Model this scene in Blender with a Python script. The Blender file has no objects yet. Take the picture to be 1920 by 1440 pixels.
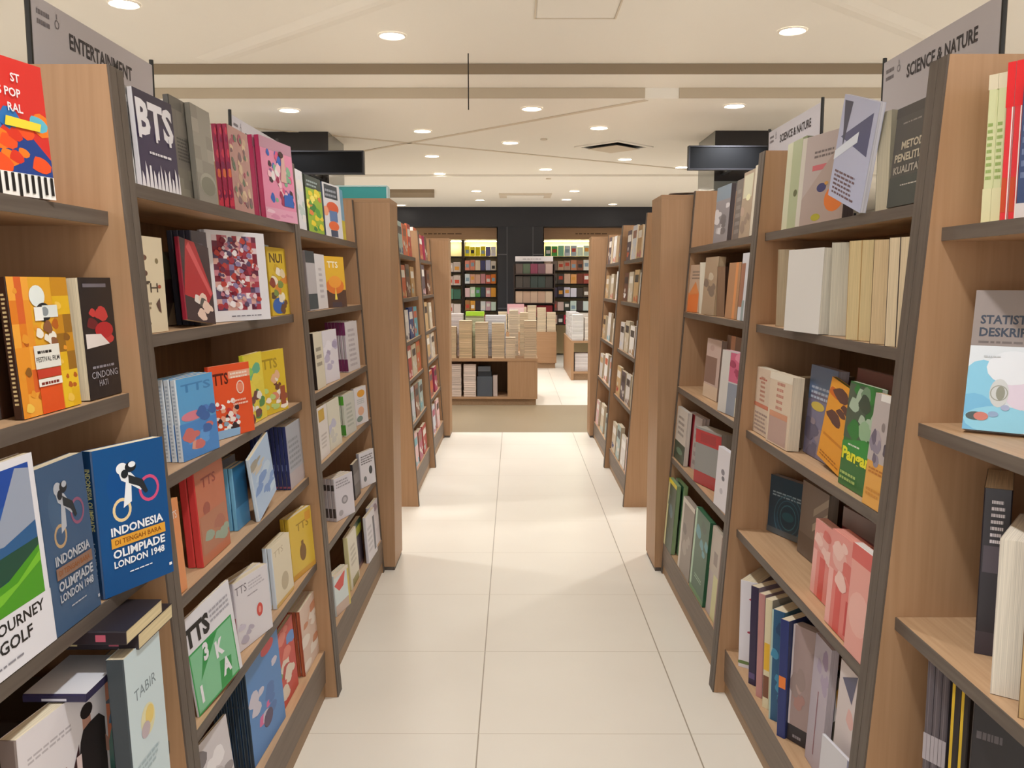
import bpy, math, random
from math import sin, cos, tan, atan, pi, radians
from mathutils import Matrix, Vector, Euler

scene = bpy.context.scene
COL = scene.collection
# ------------------------------------------------------------------ camera geometry (photo frame 1920x1440)
F_PX, HOR, VPX, CAM_H = 1640.0, 530.0, 964.0, 1.45
PITCH = atan((720 - HOR) / F_PX)
YAW = atan((VPX - 960) / F_PX * cos(PITCH))

def cam_space(d):
    c, s = cos(-YAW), sin(-YAW)
    x, y, z = d[0] * c - d[1] * s, d[0] * s + d[1] * c, d[2]
    c, s = cos(PITCH), sin(PITCH)
    return x, y * c - z * s, y * s + z * c

def along(px, a, d):
    """distance along the line a + s*d at which it crosses the photo column px"""
    k = (px - 960) / F_PX
    xa, da, _ = cam_space((a[0], a[1], a[2] - CAM_H))
    xd, dd, _ = cam_space(d)
    return (k * da - xa) / (xd - k * dd)

def y_at(px, X, z):
    return along(px, (X, 0, z), (0, 1, 0))

def z_at(py, X, Y):
    k = -(py - 720) / F_PX
    _, da, za = cam_space((X, Y, -CAM_H))
    _, dd, zd = cam_space((0, 0, 1))
    return (k * da - za) / (zd - k * dd)

# ------------------------------------------------------------------ colours and materials
def lin(c):
    if isinstance(c, str):
        c = c.lstrip('#')
        c = [int(c[i:i + 2], 16) / 255 for i in (0, 2, 4)]
    return tuple(v / 12.92 if v <= 0.04045 else ((v + 0.055) / 1.055) ** 2.4 for v in c[:3]) + (1.0,)

def mat(name, col=None, rough=0.5, spec=0.4, metal=0.0, emit=None, estr=0.0, alpha=None, trans=0.0):
    m = bpy.data.materials.new(name); m.use_nodes = True
    b = m.node_tree.nodes['Principled BSDF']
    if col: b.inputs['Base Color'].default_value = lin(col)
    b.inputs['Roughness'].default_value = rough
    b.inputs['Specular IOR Level'].default_value = spec
    b.inputs['Metallic'].default_value = metal
    if trans: b.inputs['Transmission Weight'].default_value = trans
    if emit:
        b.inputs['Emission Color'].default_value = lin(emit); b.inputs['Emission Strength'].default_value = estr
    return m

def nodes(m): return m.node_tree.nodes, m.node_tree.links, m.node_tree.nodes['Principled BSDF']

def mat_wood(name, c1, c2, axis, rough=0.45):
    m = mat(name, c1, rough, 0.35); n, l, b = nodes(m)
    tc = n.new('ShaderNodeTexCoord'); mp = n.new('ShaderNodeMapping')
    sc = [38, 38, 38]; sc[axis] = 1.3; mp.inputs['Scale'].default_value = sc
    l.new(tc.outputs['Object'], mp.inputs['Vector'])
    ns = n.new('ShaderNodeTexNoise'); ns.inputs['Scale'].default_value = 2.2; ns.inputs['Detail'].default_value = 5
    l.new(mp.outputs['Vector'], ns.inputs['Vector'])
    rp = n.new('ShaderNodeValToRGB'); rp.color_ramp.elements[0].position = 0.3; rp.color_ramp.elements[1].position = 0.7
    rp.color_ramp.elements[0].color = lin(c2); rp.color_ramp.elements[1].color = lin(c1)
    l.new(ns.outputs['Fac'], rp.inputs['Fac']); l.new(rp.outputs['Color'], b.inputs['Base Color'])
    return m

def mat_attr(name, rough, spec, lines=False):
    m = mat(name, None, rough, spec); n, l, b = nodes(m)
    at = n.new('ShaderNodeAttribute'); at.attribute_name = 'Col'
    if lines:      # the edges of the leaves
        tc = n.new('ShaderNodeTexCoord'); mp = n.new('ShaderNodeMapping'); mp.inputs['Scale'].default_value = (6, 900, 6)
        ns = n.new('ShaderNodeTexNoise'); ns.inputs['Scale'].default_value = 1.0; ns.inputs['Detail'].default_value = 1
        l.new(tc.outputs['Object'], mp.inputs['Vector']); l.new(mp.outputs['Vector'], ns.inputs['Vector'])
        mr = n.new('ShaderNodeMapRange'); mr.inputs['From Min'].default_value = 0.3; mr.inputs['From Max'].default_value = 0.7
        mr.inputs['To Min'].default_value = 0.72; mr.inputs['To Max'].default_value = 1.0
        l.new(ns.outputs['Fac'], mr.inputs['Value'])
        mx = n.new('ShaderNodeMix'); mx.data_type = 'RGBA'; mx.blend_type = 'MULTIPLY'; mx.inputs[0].default_value = 1
        l.new(at.outputs['Color'], mx.inputs[6]); l.new(mr.outputs['Result'], mx.inputs[7])
        l.new(mx.outputs[2], b.inputs['Base Color'])
    else:
        l.new(at.outputs['Color'], b.inputs['Base Color'])
    return m

WOOD_V = mat_wood('oak_veneer_upright', '#ad8866', '#a37e5c', 2)
WOOD_S = mat_wood('oak_veneer_shelf', '#c4a17d', '#b38f6c', 1)
WOOD_X = mat_wood('oak_veneer_front', '#ad8866', '#a37e5c', 0)
EDGE = mat_wood('taupe_edge_laminate', '#655a50', '#554a41', 2, 0.5)
EDGE_S = mat_wood('taupe_shelf_laminate', '#6a5f55', '#594e45', 1, 0.5)
PLINTH = mat_wood('plinth_laminate', '#a08264', '#927456', 1, 0.5)
DARKBACK = mat_wood('umber_back_board', '#80603f', '#705236', 2, 0.6)
COVER = mat_attr('printed_cover', 0.38, 0.45)
PAGES = mat_attr('paper_leaves', 0.8, 0.1, True)
PRINT = mat_attr('printed_board', 0.45, 0.3)
BLACK = mat('black_laminate', '#101114', 0.6, 0.15)
APRON = mat_wood('apron_laminate_lit', '#7d6d60', '#6e5f53', 1, 0.5)  # edge laminate lightened in colour for the light on the bottom edge
BAND = mat('riser_shade_pale', '#bdb09c', 0.9, 0.1)  # shade of the second ceiling step put into its colour
CHAR = mat('charcoal_paint', '#2b2b31', 0.5, 0.4)
UMBER = mat('dark_umber_gloss', '#231f1f', 0.18, 0.5)
GREYGLOSS = mat('grey_gloss_cladding', '#6d706e', 0.12, 0.6)
CEIL = mat('ceiling_paint', '#eae5dc', 0.9, 0.1)
RISER = mat('taupe_riser_shade_and_box', '#93836f', 0.85, 0.1)  # unlit step face's shade put into the colour; also the far ceiling box
CREASE = mat('ceiling_bead_paint', '#d3c7b5', 0.9, 0.1)
WALLM = mat('wall_paint', '#e4dccf', 0.9, 0.1)
METAL = mat('black_post_metal', '#15120f', 0.35, 0.5)
WHITEP = mat('white_lamp_trim', '#f2ece2', 0.5, 0.3)
LENS = mat('lamp_lens', '#ffffff', 0.5, 0.3, emit='#fff3df', estr=14)
STRIP = mat('led_strip', '#ffffff', 0.5, 0.3, emit='#f4f6c8', estr=9)
WIRE = mat('wire_black', '#2a2622', 0.5, 0.3)

# ------------------------------------------------------------------ mesh building
class MB:
    def __init__(s): s.v, s.f, s.c, s.m = [], [], [], []
    def poly(s, pts, col=None, mi=0):
        b = len(s.v); s.v += [tuple(p) for p in pts]; s.f.append(tuple(range(b, b + len(pts)))); s.c.append(col); s.m.append(mi)
    def prism(s, sec, z0, z1, col=None, mi=0, M=None):
        """extrude a counter-clockwise xy section from z0 to z1"""
        n = len(sec); lo = [Vector((x, y, z0)) for x, y in sec]; hi = [Vector((x, y, z1)) for x, y in sec]
        if M: lo = [M @ p for p in lo]; hi = [M @ p for p in hi]
        b = len(s.v); s.v += [tuple(p) for p in lo + hi]
        fs = [tuple(range(b + n - 1, b - 1, -1)), tuple(range(b + n, b + 2 * n))]
        fs += [(b + i, b + (i + 1) % n, b + n + (i + 1) % n, b + n + i) for i in range(n)]
        for f in fs: s.f.append(f); s.c.append(col); s.m.append(mi)
    def box(s, x0, x1, y0, y1, z0, z1, col=None, mi=0):
        s.prism([(x0, y0), (x1, y0), (x1, y1), (x0, y1)], z0, z1, col, mi)
    def hexa(s, pts, col=None, mi=0):
        b = len(s.v); s.v += [tuple(p) for p in pts]
        for f in ((3, 2, 1, 0), (4, 5, 6, 7), (0, 1, 5, 4), (1, 2, 6, 5), (2, 3, 7, 6), (3, 0, 4, 7)):
            s.f.append(tuple(b + i for i in f)); s.c.append(col); s.m.append(mi)
    def cyl(s, cx, cy, z0, z1, r, n=20, col=None, mi=0, r2=None):
        r2 = r if r2 is None else r2
        b = len(s.v)
        for z, q in ((z0, r), (z1, r2)): s.v += [(cx + q * cos(2 * pi * i / n), cy + q * sin(2 * pi * i / n), z) for i in range(n)]
        fs = [tuple(range(b + n - 1, b - 1, -1)), tuple(range(b + n, b + 2 * n))]
        fs += [(b + i, b + (i + 1) % n, b + n + (i + 1) % n, b + n + i) for i in range(n)]
        for f in fs: s.f.append(f); s.c.append(col); s.m.append(mi)
    def mesh(s, name, mats):
        me = bpy.data.meshes.new(name); me.from_pydata(s.v, [], s.f)
        for m in (mats if isinstance(mats, (list, tuple)) else [mats]): me.materials.append(m)
        me.polygons.foreach_set('material_index', s.m)
        if any(c is not None for c in s.c):
            at = me.color_attributes.new('Col', 'FLOAT_COLOR', 'CORNER'); buf = []
            for f, c in zip(s.f, s.c): buf += list(c or (0.5, 0.5, 0.5, 1)) * len(f)
            at.data.foreach_set('color', buf)
        me.update(); return me
    def obj(s, name, mats, parent=None): return link(name, s.mesh(name, mats), parent)

def link(name, data, parent=None):
    o = bpy.data.objects.new(name, data); COL.objects.link(o)
    if parent: o.parent = parent
    return o

def tag(o, label, cat, group=None, kind=None):
    if label: o['label'] = label
    if cat: o['category'] = cat
    if group: o['group'] = group
    if kind: o['kind'] = kind
    return o

def thing(name, label, cat, loc=(0, 0, 0), rotz=0.0, group=None):
    o = link(name, None); o.location = loc; o.rotation_euler = (0, 0, rotz)
    return tag(o, label, cat, group)

def struct(name, mb, mats):
    o = mb.obj(name, mats); o['kind'] = 'structure'; return o

# ------------------------------------------------------------------ lettering and printed art
_tx = {}
def text_polys(s, bold=0.0):
    """flat triangles of a line of text, cap height 1, starting at x = 0; returns (polys, width)"""
    k = (s, bold)
    if k not in _tx:
        cu = bpy.data.curves.new('lettering', 'FONT'); cu.body = s; cu.size = 1.0; cu.resolution_u = 2; cu.offset = bold
        o = bpy.data.objects.new('lettering', cu); COL.objects.link(o)
        me = bpy.data.meshes.new_from_object(o.evaluated_get(bpy.context.evaluated_depsgraph_get()))
        P = [[(me.vertices[i].co.x / 0.7, me.vertices[i].co.y / 0.7) for i in p.vertices] for p in me.polygons]
        COL.objects.unlink(o); bpy.data.objects.remove(o); bpy.data.curves.remove(cu); bpy.data.meshes.remove(me)
        xs = [x for p in P for x, _ in p] or [0, 1]
        x0 = min(xs); P = [[(x - x0, y) for x, y in p] for p in P]
        _tx[k] = (P, max(xs) - x0)
    return _tx[k]

def R(u0, v0, u1, v1, c): return ('r', u0, v0, u1, v1, c)
def E(u, v, ru, rv, c): return ('e', u, v, ru, rv, c)
def G(pts, c): return ('p', pts, c)
def T(s, u, v, h, c, w=None, bold=0.0, al='l', rot=0): return ('t', s, u, v, h, c, w, bold, al, rot)
def M(u0, v0, u1, v1, nx, ny, pal, seed=1, gap=0.0): return ('m', u0, v0, u1, v1, nx, ny, pal, seed, gap)
def BL(u0, v0, u1, v1, n, ru, rv, pal, seed=1): return ('b', u0, v0, u1, v1, n, ru, rv, pal, seed)
def LN(u0, v0, u1, v1, rows, c, seed=1): return ('l', u0, v0, u1, v1, rows, c, seed)
def RING(u, v, r, th, c): return ('o', u, v, r, th, c)

def draw(mb, art, w, h, P, mi=0, step=0.00012):
    """art on a w x h face; P(a, b, lift) maps face metres to space"""
    k = 0
    def put(pts, c):
        if any(a < 0 or a > w or q < 0 or q > h for a, q in pts):
            for ax, lim, sg in ((0, 0, 1), (0, w, -1), (1, 0, 1), (1, h, -1)):
                out = []
                for i, p in enumerate(pts):
                    q = pts[i - 1]; dp, dq = (p[ax] - lim) * sg, (q[ax] - lim) * sg
                    if (dp >= 0) != (dq >= 0):
                        f = dq / (dq - dp); out.append((q[0] + (p[0] - q[0]) * f, q[1] + (p[1] - q[1]) * f))
                    if dp >= 0: out.append(p)
                pts = out
                if len(pts) < 3: return
        mb.poly([P(a, b, k * step) for a, b in pts], lin(c), mi)
    for e in art:
        k += 1; t = e[0]
        if t == 'r': put([(e[1] * w, e[2] * h), (e[3] * w, e[2] * h), (e[3] * w, e[4] * h), (e[1] * w, e[4] * h)], e[5])
        elif t == 'e': put([((e[1] + e[3] * cos(i * pi / 8)) * w, (e[2] + e[4] * sin(i * pi / 8)) * h) for i in range(16)], e[5])
        elif t == 'p': put([(u * w, v * h) for u, v in e[1]], e[2])
        elif t == 'o':
            cx, cy, r, th = e[1] * w, e[2] * h, e[3] * w, e[4] * w
            for i in range(18):
                a, b = i * pi / 9, (i + 1) * pi / 9
                put([(cx + r * cos(a), cy + r * sin(a)), (cx + r * cos(b), cy + r * sin(b)), (cx + (r - th) * cos(b), cy + (r - th) * sin(b)), (cx + (r - th) * cos(a), cy + (r - th) * sin(a))], e[5])
        elif t == 't':
            _, s, u, v, hh, c, tw, bold, al, rot = e
            Q, wd = text_polys(s, bold); sy = hh * h
            if rot:      # runs down the spine; tw is then its length as a share of h
                sy = hh * w; sx = tw * h / wd if tw else sy
                for q in Q: put([(u * w + y * sy, v * h - x * sx) for x, y in q], c)
            else:
                sx = tw * w / wd if tw else sy
                off = {'l': 0, 'c': -wd * sx / 2, 'r': -wd * sx}[al]
                for q in Q: put([(u * w + off + x * sx, v * h + y * sy) for x, y in q], c)
        elif t == 'm':
            _, u0, v0, u1, v1, nx, ny, pal, seed, gap = e; rnd = random.Random(seed)
            for i in range(nx):
                for j in range(ny):
                    c = rnd.choice(pal)
                    if c is None: continue
                    a0, a1 = u0 + (u1 - u0) * (i + gap) / nx, u0 + (u1 - u0) * (i + 1 - gap) / nx
                    b0, b1 = v0 + (v1 - v0) * (j + gap) / ny, v0 + (v1 - v0) * (j + 1 - gap) / ny
                    put([(a0 * w, b0 * h), (a1 * w, b0 * h), (a1 * w, b1 * h), (a0 * w, b1 * h)], c)
        elif t == 'b':
            _, u0, v0, u1, v1, n, ru, rv, pal, seed = e; rnd = random.Random(seed)
            for i in range(n):
                q = 0.55 + 0.7 * rnd.random(); cu, cv = u0 + (u1 - u0) * rnd.random(), v0 + (v1 - v0) * rnd.random(); c = rnd.choice(pal); ph = rnd.random() * 3
                k += 0.15
                put([((cu + ru * q * (1 + .18 * cos(3 * j * pi / 6 + ph)) * cos(j * pi / 6)) * w, (cv + rv * q * (1 + .18 * cos(2 * j * pi / 6 + ph)) * sin(j * pi / 6)) * h) for j in range(12)], c)
        elif t == 'l':
            _, u0, v0, u1, v1, rows, c, seed = e; rnd = random.Random(seed)
            for i in range(rows):
                b0 = v0 + (v1 - v0) * i / rows; b1 = b0 + (v1 - v0) / rows * 0.5; u = u0
                end = u1 - (u1 - u0) * 0.25 * rnd.random()
                while u < end:
                    d = (u1 - u0) * (0.06 + 0.12 * rnd.random()); x1 = min(u + d, end)
                    put([(u * w, b0 * h), (x1 * w, b0 * h), (x1 * w, b1 * h), (u * w, b1 * h)], c); u = x1 + (u1 - u0) * 0.03

# ------------------------------------------------------------------ books
def S(d, c, s=None, art=(), sa=(), pg='#e2d2b4', sp='L', hard=False, b=None, ba=()):
    return dict(d=d, c=c, s=s or c, art=list(art), sa=list(sa), pg=pg, sp=sp, hard=hard, b=b or c, ba=list(ba))

def book_meshes(sp, w, h, t):
    """local frame: front cover in the plane y = 0 facing -y, x along its width, z up; the spine at x = 0 (sp L) or x = w (sp R)"""
    bt = 0.0024 if sp['hard'] else 0.0007; ov = 0.003 if sp['hard'] else 0.0
    bt = min(bt, t * 0.2); c = min(0.0022, t * 0.22)
    mb = MB(); cc, cs, cb = lin(sp['c']), lin(sp['s']), lin(sp['b'])
    R_ = sp['sp'] == 'R'
    fx = (lambda x: w - x) if R_ else (lambda x: x)
    def bx(x0, x1, y0, y1, z0, z1, col):
        a, b2 = sorted((fx(x0), fx(x1))); mb.box(a, b2, y0, y1, z0, z1, col)
    bx(c, w, 0, bt, 0, h, cc); bx(c, w, t - bt, t, 0, h, cb)
    sec = [(c, 0), (0, c), (0, t - c), (c, t), (c + .0005, t), (c + .0005, 0)]
    sec = [(fx(x), y) for x, y in sec]
    if not R_: sec = sec[::-1]
    mb.prism(sec, 0, h, cs)
    draw(mb, sp['art'], w, h, lambda a, b2, l: (a, -l, b2))
    draw(mb, sp['ba'], w, h, lambda a, b2, l: (w - a, t + l, b2))
    if R_: draw(mb, sp['sa'], t, h, lambda a, b2, l: (w + l, a, b2))
    else: draw(mb, sp['sa'], t, h, lambda a, b2, l: (-l, t - a, b2))
    pb = MB(); a, b2 = sorted((fx(c + .0006), fx(w - max(ov, .0008)))); pb.box(a, b2, bt + .0001, t - bt - .0001, ov if ov else .0006, h - (ov if ov else .0006), lin(sp['pg']))
    return mb.mesh('cover', COVER), pb.mesh('page_block', PAGES)

BOOKS = []
def add_book(meshes, loc, R3, label, group):
    o = link('book', None); o.matrix_world = Matrix.Translation(loc) @ R3.to_4x4()
    tag(o, label, 'book', group)
    for nm, me in zip(('cover', 'page_block'), meshes):
        link(nm, me, o)
    BOOKS.append(o); return o

ORD = ['first', 'second', 'third', 'fourth', 'fifth', 'sixth', 'seventh', 'eighth', 'ninth', 'tenth', 'eleventh', 'twelfth']
# ------------------------------------------------------------------ bookcases
LP = (-1, 0.618, 0.65, 0.065, 1.03)     # side, upright front at floor, shelf front at floor, slope, back
RP = (1, 0.708, 0.736, 0.065, 1.12)
SHELF_L = [1.64, 1.345, 1.05, 0.79, 0.49, 0.17]
SHELF_LA = [1.581, 1.242, 0.90, 0.545, 0.17]
SHELF_R = [1.615, 1.31, 0.947, 0.597, 0.16]
SHELF_RA = [1.557, 1.17, 0.765, 0.40, 0.12]
CASES = {}

def bookcase(key, label, P, y0, y1, shelves, top, pt=0.03, near_pt=None, flush_top=False, open_far=True):
    s, ux, sx, sl, xb = P
    near_pt = near_pt or pt
    base = (s * (ux + xb) / 2, (y0 + y1) / 2, 0)
    r = thing('bookcase', label, 'bookcase', base, 0, 'oak bookcases along the aisle')
    bx, by = base[0], base[1]
    def side(ya, yb, fx):
        def sec(x0f, x1f, ya, yb, mb):
            pts = []
            for z in (0, top):
                pts += [(s * x0f(z) - bx, ya - by, z), (s * x1f(z) - bx, ya - by, z), (s * x1f(z) - bx, yb - by, z), (s * x0f(z) - bx, yb - by, z)]
            if s < 0: pts = [pts[i] for i in (1, 0, 3, 2, 5, 4, 7, 6)]
            mb.hexa(pts)
        mb = MB(); sec(lambda z: fx + sl * z + .004, lambda z: xb, ya, yb, mb)
        o = mb.obj('side_panel', WOOD_V, r)
        mb = MB(); sec(lambda z: fx + sl * z, lambda z: fx + sl * z + .004, ya + .001, yb - .001, mb)
        mb.obj('edge_strip', EDGE, o)['label'] = 'taupe edge strip'
    side(y0, y0 + near_pt, ux)
    side(y1 - pt, y1, ux if open_far else sx + .005)
    a, b = y0 + near_pt - by, y1 - pt - by
    lo, hi = sorted((s * xb - bx, s * (xb - .012) - bx))
    mb = MB(); mb.box(lo, hi, a, b, 0, shelves[0] + .03); mb.obj('back_panel', DARKBACK, r)
    for i, z in enumerate(shelves):
        f = (ux + .003 if (i == 0 and flush_top) else sx) + sl * z
        th = 0.026
        lo, hi = sorted((s * (xb - .013) - bx, s * (f + .003) - bx))
        mb = MB(); mb.box(lo, hi, a + .0005, b - .0005, z - th, z); o = mb.obj('shelf', WOOD_S, r)
        lo, hi = sorted((s * f - bx, s * (f + .003) - bx))
        mb = MB(); mb.box(lo, hi, a + .0005, b - .0005, (z - th) if i < len(shelves) - 1 else z - .115, z); mb.obj('edge_strip', EDGE_S if i < len(shelves) - 1 else APRON, o)['label'] = 'taupe edge strip'
    lo, hi = sorted((s * (sx + .014) - bx, s * (sx + .034) - bx))
    mb = MB(); mb.box(lo, hi, a + .0005, b - .0005, 0, shelves[-1] - .12); mb.obj('plinth', PLINTH, r)['label'] = 'pale plinth board'
    CASES[key] = dict(P=P, sh=shelves, flush=flush_top, y0=y0 + near_pt, y1=y1 - pt)
    return r

def end_cabinet(label, s, xi, xo, y0, y1, top):
    base = (s * (xi + xo) / 2, (y0 + y1) / 2, 0)
    r = thing('end_cabinet', label, 'cabinet', base, 0, 'oak end cabinets along the aisle')
    w, d = abs(xo - xi) / 2, (y1 - y0) / 2
    mb = MB(); mb.box(-w, w, -d + .012, d, .02, top - .02); mb.obj('carcass', WOOD_V, r)
    mb = MB(); mb.box(-w, w, -d, -d + .0115, .02, top - .02); mb.obj('front_panel', WOOD_V, r)
    mb = MB(); mb.box(-w, w, -d, d, top - .0195, top); mb.obj('top_panel', WOOD_X, r)
    mb = MB(); mb.box(-w + .004, w - .004, -d + .004, d - .004, 0, .0195); mb.obj('base_strip', EDGE_S, r)

bookcase('LA', 'oak bookcase in entertainment row cut off by the photo edge, cycling books inside', LP, .47, 1.675, SHELF_LA, 1.845)
bookcase('LB', 'oak bookcase in entertainment row under the entertainment sign, crossword books on its shelves', LP, 1.6755, 2.96, SHELF_L, 1.845, flush_top=True)
bookcase('LC', 'oak bookcase at the end of entertainment row against the end cabinet', LP, 2.9605, 4.29, SHELF_L, 1.845, near_pt=.035, open_far=False)
end_cabinet('tall oak end cabinet closing the entertainment row, teal label box on top', -1, .602, 1.03, 4.296, 4.575, 1.855)
bookcase('RA', 'oak bookcase in science row cut off by the photo edge, statistics book inside', RP, .55, 1.774, SHELF_RA, 1.885, pt=.036)
bookcase('RB', 'oak bookcase in science row below the large science and nature sign', RP, 1.7745, 3.0, SHELF_R, 1.885, near_pt=.038)
bookcase('RC', 'oak bookcase at the end of science row, tall green books on its bottom shelf', RP, 3.0005, 4.28, SHELF_R, 1.885, near_pt=.035, open_far=False)
end_cabinet('tall oak end cabinet closing the science row, loose white papers on top', 1, .71, 1.12, 4.288, 4.578, 1.87)
# the second run of cases, beyond the cross aisle
bookcase('LD', 'oak bookcase starting the far entertainment row beyond the cross aisle', LP, 5.568, 6.80, SHELF_L, 1.845, flush_top=False)
bookcase('LE', 'oak bookcase ending the far entertainment row before its end cabinet', LP, 6.8005, 8.12, SHELF_L, 1.845, open_far=False)
end_cabinet('oak end cabinet closing the far entertainment row, opposite the display table', -1, .602, 1.03, 8.126, 8.40, 1.855)
bookcase('RD', 'oak bookcase starting the far science row beyond the cross aisle', RP, 5.558, 6.80, SHELF_R, 1.885)
bookcase('RE', 'oak bookcase ending the far science row before its end cabinet', RP, 6.8005, 8.12, SHELF_R, 1.885, open_far=False)
end_cabinet('oak end cabinet closing the far science row, opposite the display table', 1, .71, 1.12, 8.126, 8.40, 1.87)

BAY = {'LA': 'entertainment front bay', 'LB': 'entertainment middle bay', 'LC': 'entertainment end bay',
       'RA': 'science front bay', 'RB': 'science middle bay', 'RC': 'science end bay',
       'LD': 'far entertainment row first bay', 'LE': 'far entertainment row last bay', 'RD': 'far science row first bay', 'RE': 'far science row last bay'}
SHN = {5: ['top', 'second', 'third', 'fourth', 'bottom'], 6: ['top', 'second', 'third', 'fourth', 'fifth', 'bottom']}
REPORT = []
ASPECT = 1.0

NUDGE = {'grey music fan book with white drips, top shelf, entertainment middle bay': (-0.0057, 0.0057), 'dark grey concert photo book, top shelf, entertainment middle bay': (-0.0074, 0.0031), 'bright pink idol group magazine with blue skirt, top shelf, entertainment middle bay, foremost copy': (0.004, 0.0), 'brown booklet with triangle pattern, second shelf, entertainment middle bay, foremost copy': (-0.0259, 0.0107), 'brown booklet with triangle pattern, second shelf, entertainment middle bay, second copy': (-0.0259, 0.0107), 'pale blue manga, second shelf, entertainment middle bay': (-0.0111, 0.0046), 'yellow crossword book with green swirls, third shelf, entertainment middle bay': (-0.0037, -0.0015), 'dark book with yellow green band, bottom shelf, entertainment end bay': (-0.0028, 0.0028), 'white paperback with slate spine, bottom shelf, entertainment end bay': (0.016, 0.0), 'pale sage book with olive back band, top shelf, science middle bay': (0.0057, 0.0057), 'white and indigo book tilted against its neighbour, top shelf, science middle bay': (-0.0148, 0.0061), 'blank white book pushed out over the shelf lip, second shelf, science middle bay': (-0.017, 0.017), 'cream dictionary with pink foot, third shelf, science middle bay': (-0.0037, 0.0015), 'slate blue comic biography with purple crowd, third shelf, science middle bay': (0.004, 0.0), 'royal blue textbook with orange label, bottom shelf, science middle bay': (-0.0061, 0.0148), 'white book with rose sketch, bottom shelf, science middle bay': (0.012, 0.0), 'tan paperback with grey picture, second shelf, science end bay': (-0.0031, 0.0074), 'pinkish white small book, third shelf, science end bay': (-0.0015, 0.0037), 'white book with dark green foot, fourth shelf, science end bay': (-0.008, 0.0)}



def item(case, shelf, mode, x0, x1, ytop, dim, spec, n=1, free=False, yaw=0, lean=4, roll=0, sb=.015, h=None, w=None, dz=0, nolean_copies=True):
    """x0, x1: photo columns of the visible face's ends at its foot; ytop: photo row of its top at x0.
    dim: thickness for face-out books (F), page width for spine-out (S) and fore-edge-out (P)"""
    K = CASES[case]; s, ux, sx, sl, xb = K['P']; z = K['sh'][shelf]
    f = (ux + .003 if (shelf == 0 and K['flush']) else sx) + sl * z + sb
    X = s * f; Y = y_at(x0, X, z)
    for _ in range(30):          # books set askew face the aisle's near end until they have a book's proportions
        yw = radians(yaw) * s
        rot = {(-1, 'F'): pi / 2, (-1, 'S'): pi, (-1, 'P'): 0, (1, 'F'): -pi / 2, (1, 'S'): 0, (1, 'P'): pi}[(s, mode)] + yw
        Rz = Matrix.Rotation(rot, 3, 'Z')
        d = Rz @ {'F': Vector((1, 0, 0)), 'S': Vector((0, -1, 0)), 'P': Vector((0, 1, 0))}[mode]
        L = w or along(x1, (X, Y, z), d)
        hh = z_at(ytop, X, Y) - z - dz if h is None else h
        if w or yaw > 50 or (mode == 'F' and L <= ASPECT * hh) or (mode != 'F' and L / n <= .045): break
        yaw += 2
        if mode == 'F' and s < 0:
            X = s * (f + .5 * min(L, .3) * sin(radians(yaw))); Y = y_at(x0, X, z)
    h = hh
    if mode == 'F' and n > 1:       # a deep stack ends at the back board
        room = xb - .015 - abs(X) - h * sin(radians(lean)) - .004; n = max(1, min(n, int(room / (dim + .0012))))
    cap = ((K['sh'][shelf - 1] - .026 - z) if shelf else .36) - .004
    h = max(.05, min(h, cap))
    if mode == 'F': bw, bt = L, dim; R3 = Rz @ Matrix.Rotation(-radians(lean), 3, 'X') @ Matrix.Rotation(radians(roll), 3, 'Y')
    else: bw, bt = dim, L / n - .0008; R3 = Rz @ Matrix.Rotation(radians(roll), 3, 'X')
    REPORT.append((case, shelf, spec['d'], round(bw, 3), round(h, 3), round(bt, 3), round(Y, 2)))
    for _ in range(40):
        zz = [(R3 @ Vector((a, b, c))).z for a in (0, bw) for b in (0, bt) for c in (0, h)]
        if max(zz) - min(zz) <= cap: break
        h -= .003
    me = book_meshes(spec, bw, h, bt)
    cor = [R3 @ Vector((a, b, c)) for a in (0, bw) for b in (0, bt) for c in (0, h)]
    lift = -min(c.z for c in cor) + .0006 + dz
    anc = {'F': Vector((0, 0, 0)), 'S': Vector((0, bt, 0)), 'P': Vector((bw, 0, 0))}[mode]
    for i in range(n):
        at = Vector((X, Y, z)) + (R3 @ Vector((0, (bt + .0012) * i, 0)) if mode == 'F' else d * (bt + .0008) * i)
        if mode == 'F': at.z = z
        loc = at - R3 @ anc; loc.z = z + lift
        if not free:            # keep clear of the uprights and the back board
            ys = [loc.y + c.y for c in cor]; xs = [abs(loc.x + c.x) for c in cor]
            if min(ys) < K['y0'] + .001: loc.y += K['y0'] + .001 - min(ys)
            elif max(ys) > K['y1'] - .001: loc.y -= max(ys) - K['y1'] + .001
            if max(xs) > xb - .0135: loc.x -= s * (max(xs) - xb + .0135)
        lab = f"{spec['d']}, {SHN[len(K['sh'])][shelf]} shelf, {BAY[case]}"
        if n > 1: lab += ', ' + ('foremost copy' if i == 0 else ORD[i] + ' copy')
        nd = NUDGE.get(lab, (0, 0)); loc.x += nd[0]; loc.y += nd[1]
        add_book(me, loc, R3, lab, f"books on the {SHN[len(K['sh'])][shelf]} shelf of the {BAY[case]}")

# ================================================================== ENTERTAINMENT ROW
W, CR, INK = '#e6e2e2', '#e4d6bb', '#23201f'
NAVY, SKY, ORG, YEL, RED, GRN = '#1d2b52', '#5fa3d3', '#e4572e', '#e8c52f', '#c62f36', '#3f9a52'
busy = ['#c9a227', '#8d3b2f', '#e2cfa8', '#54402f', '#d98a3b', '#f0e5cf', '#7a8f4b']
girl = ['#d9577f', '#3c2a34', '#f0c0c8', '#2f62b5', '#8f5a8c', '#e7e0dc', '#a02c50', '#7fae8a']
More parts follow.
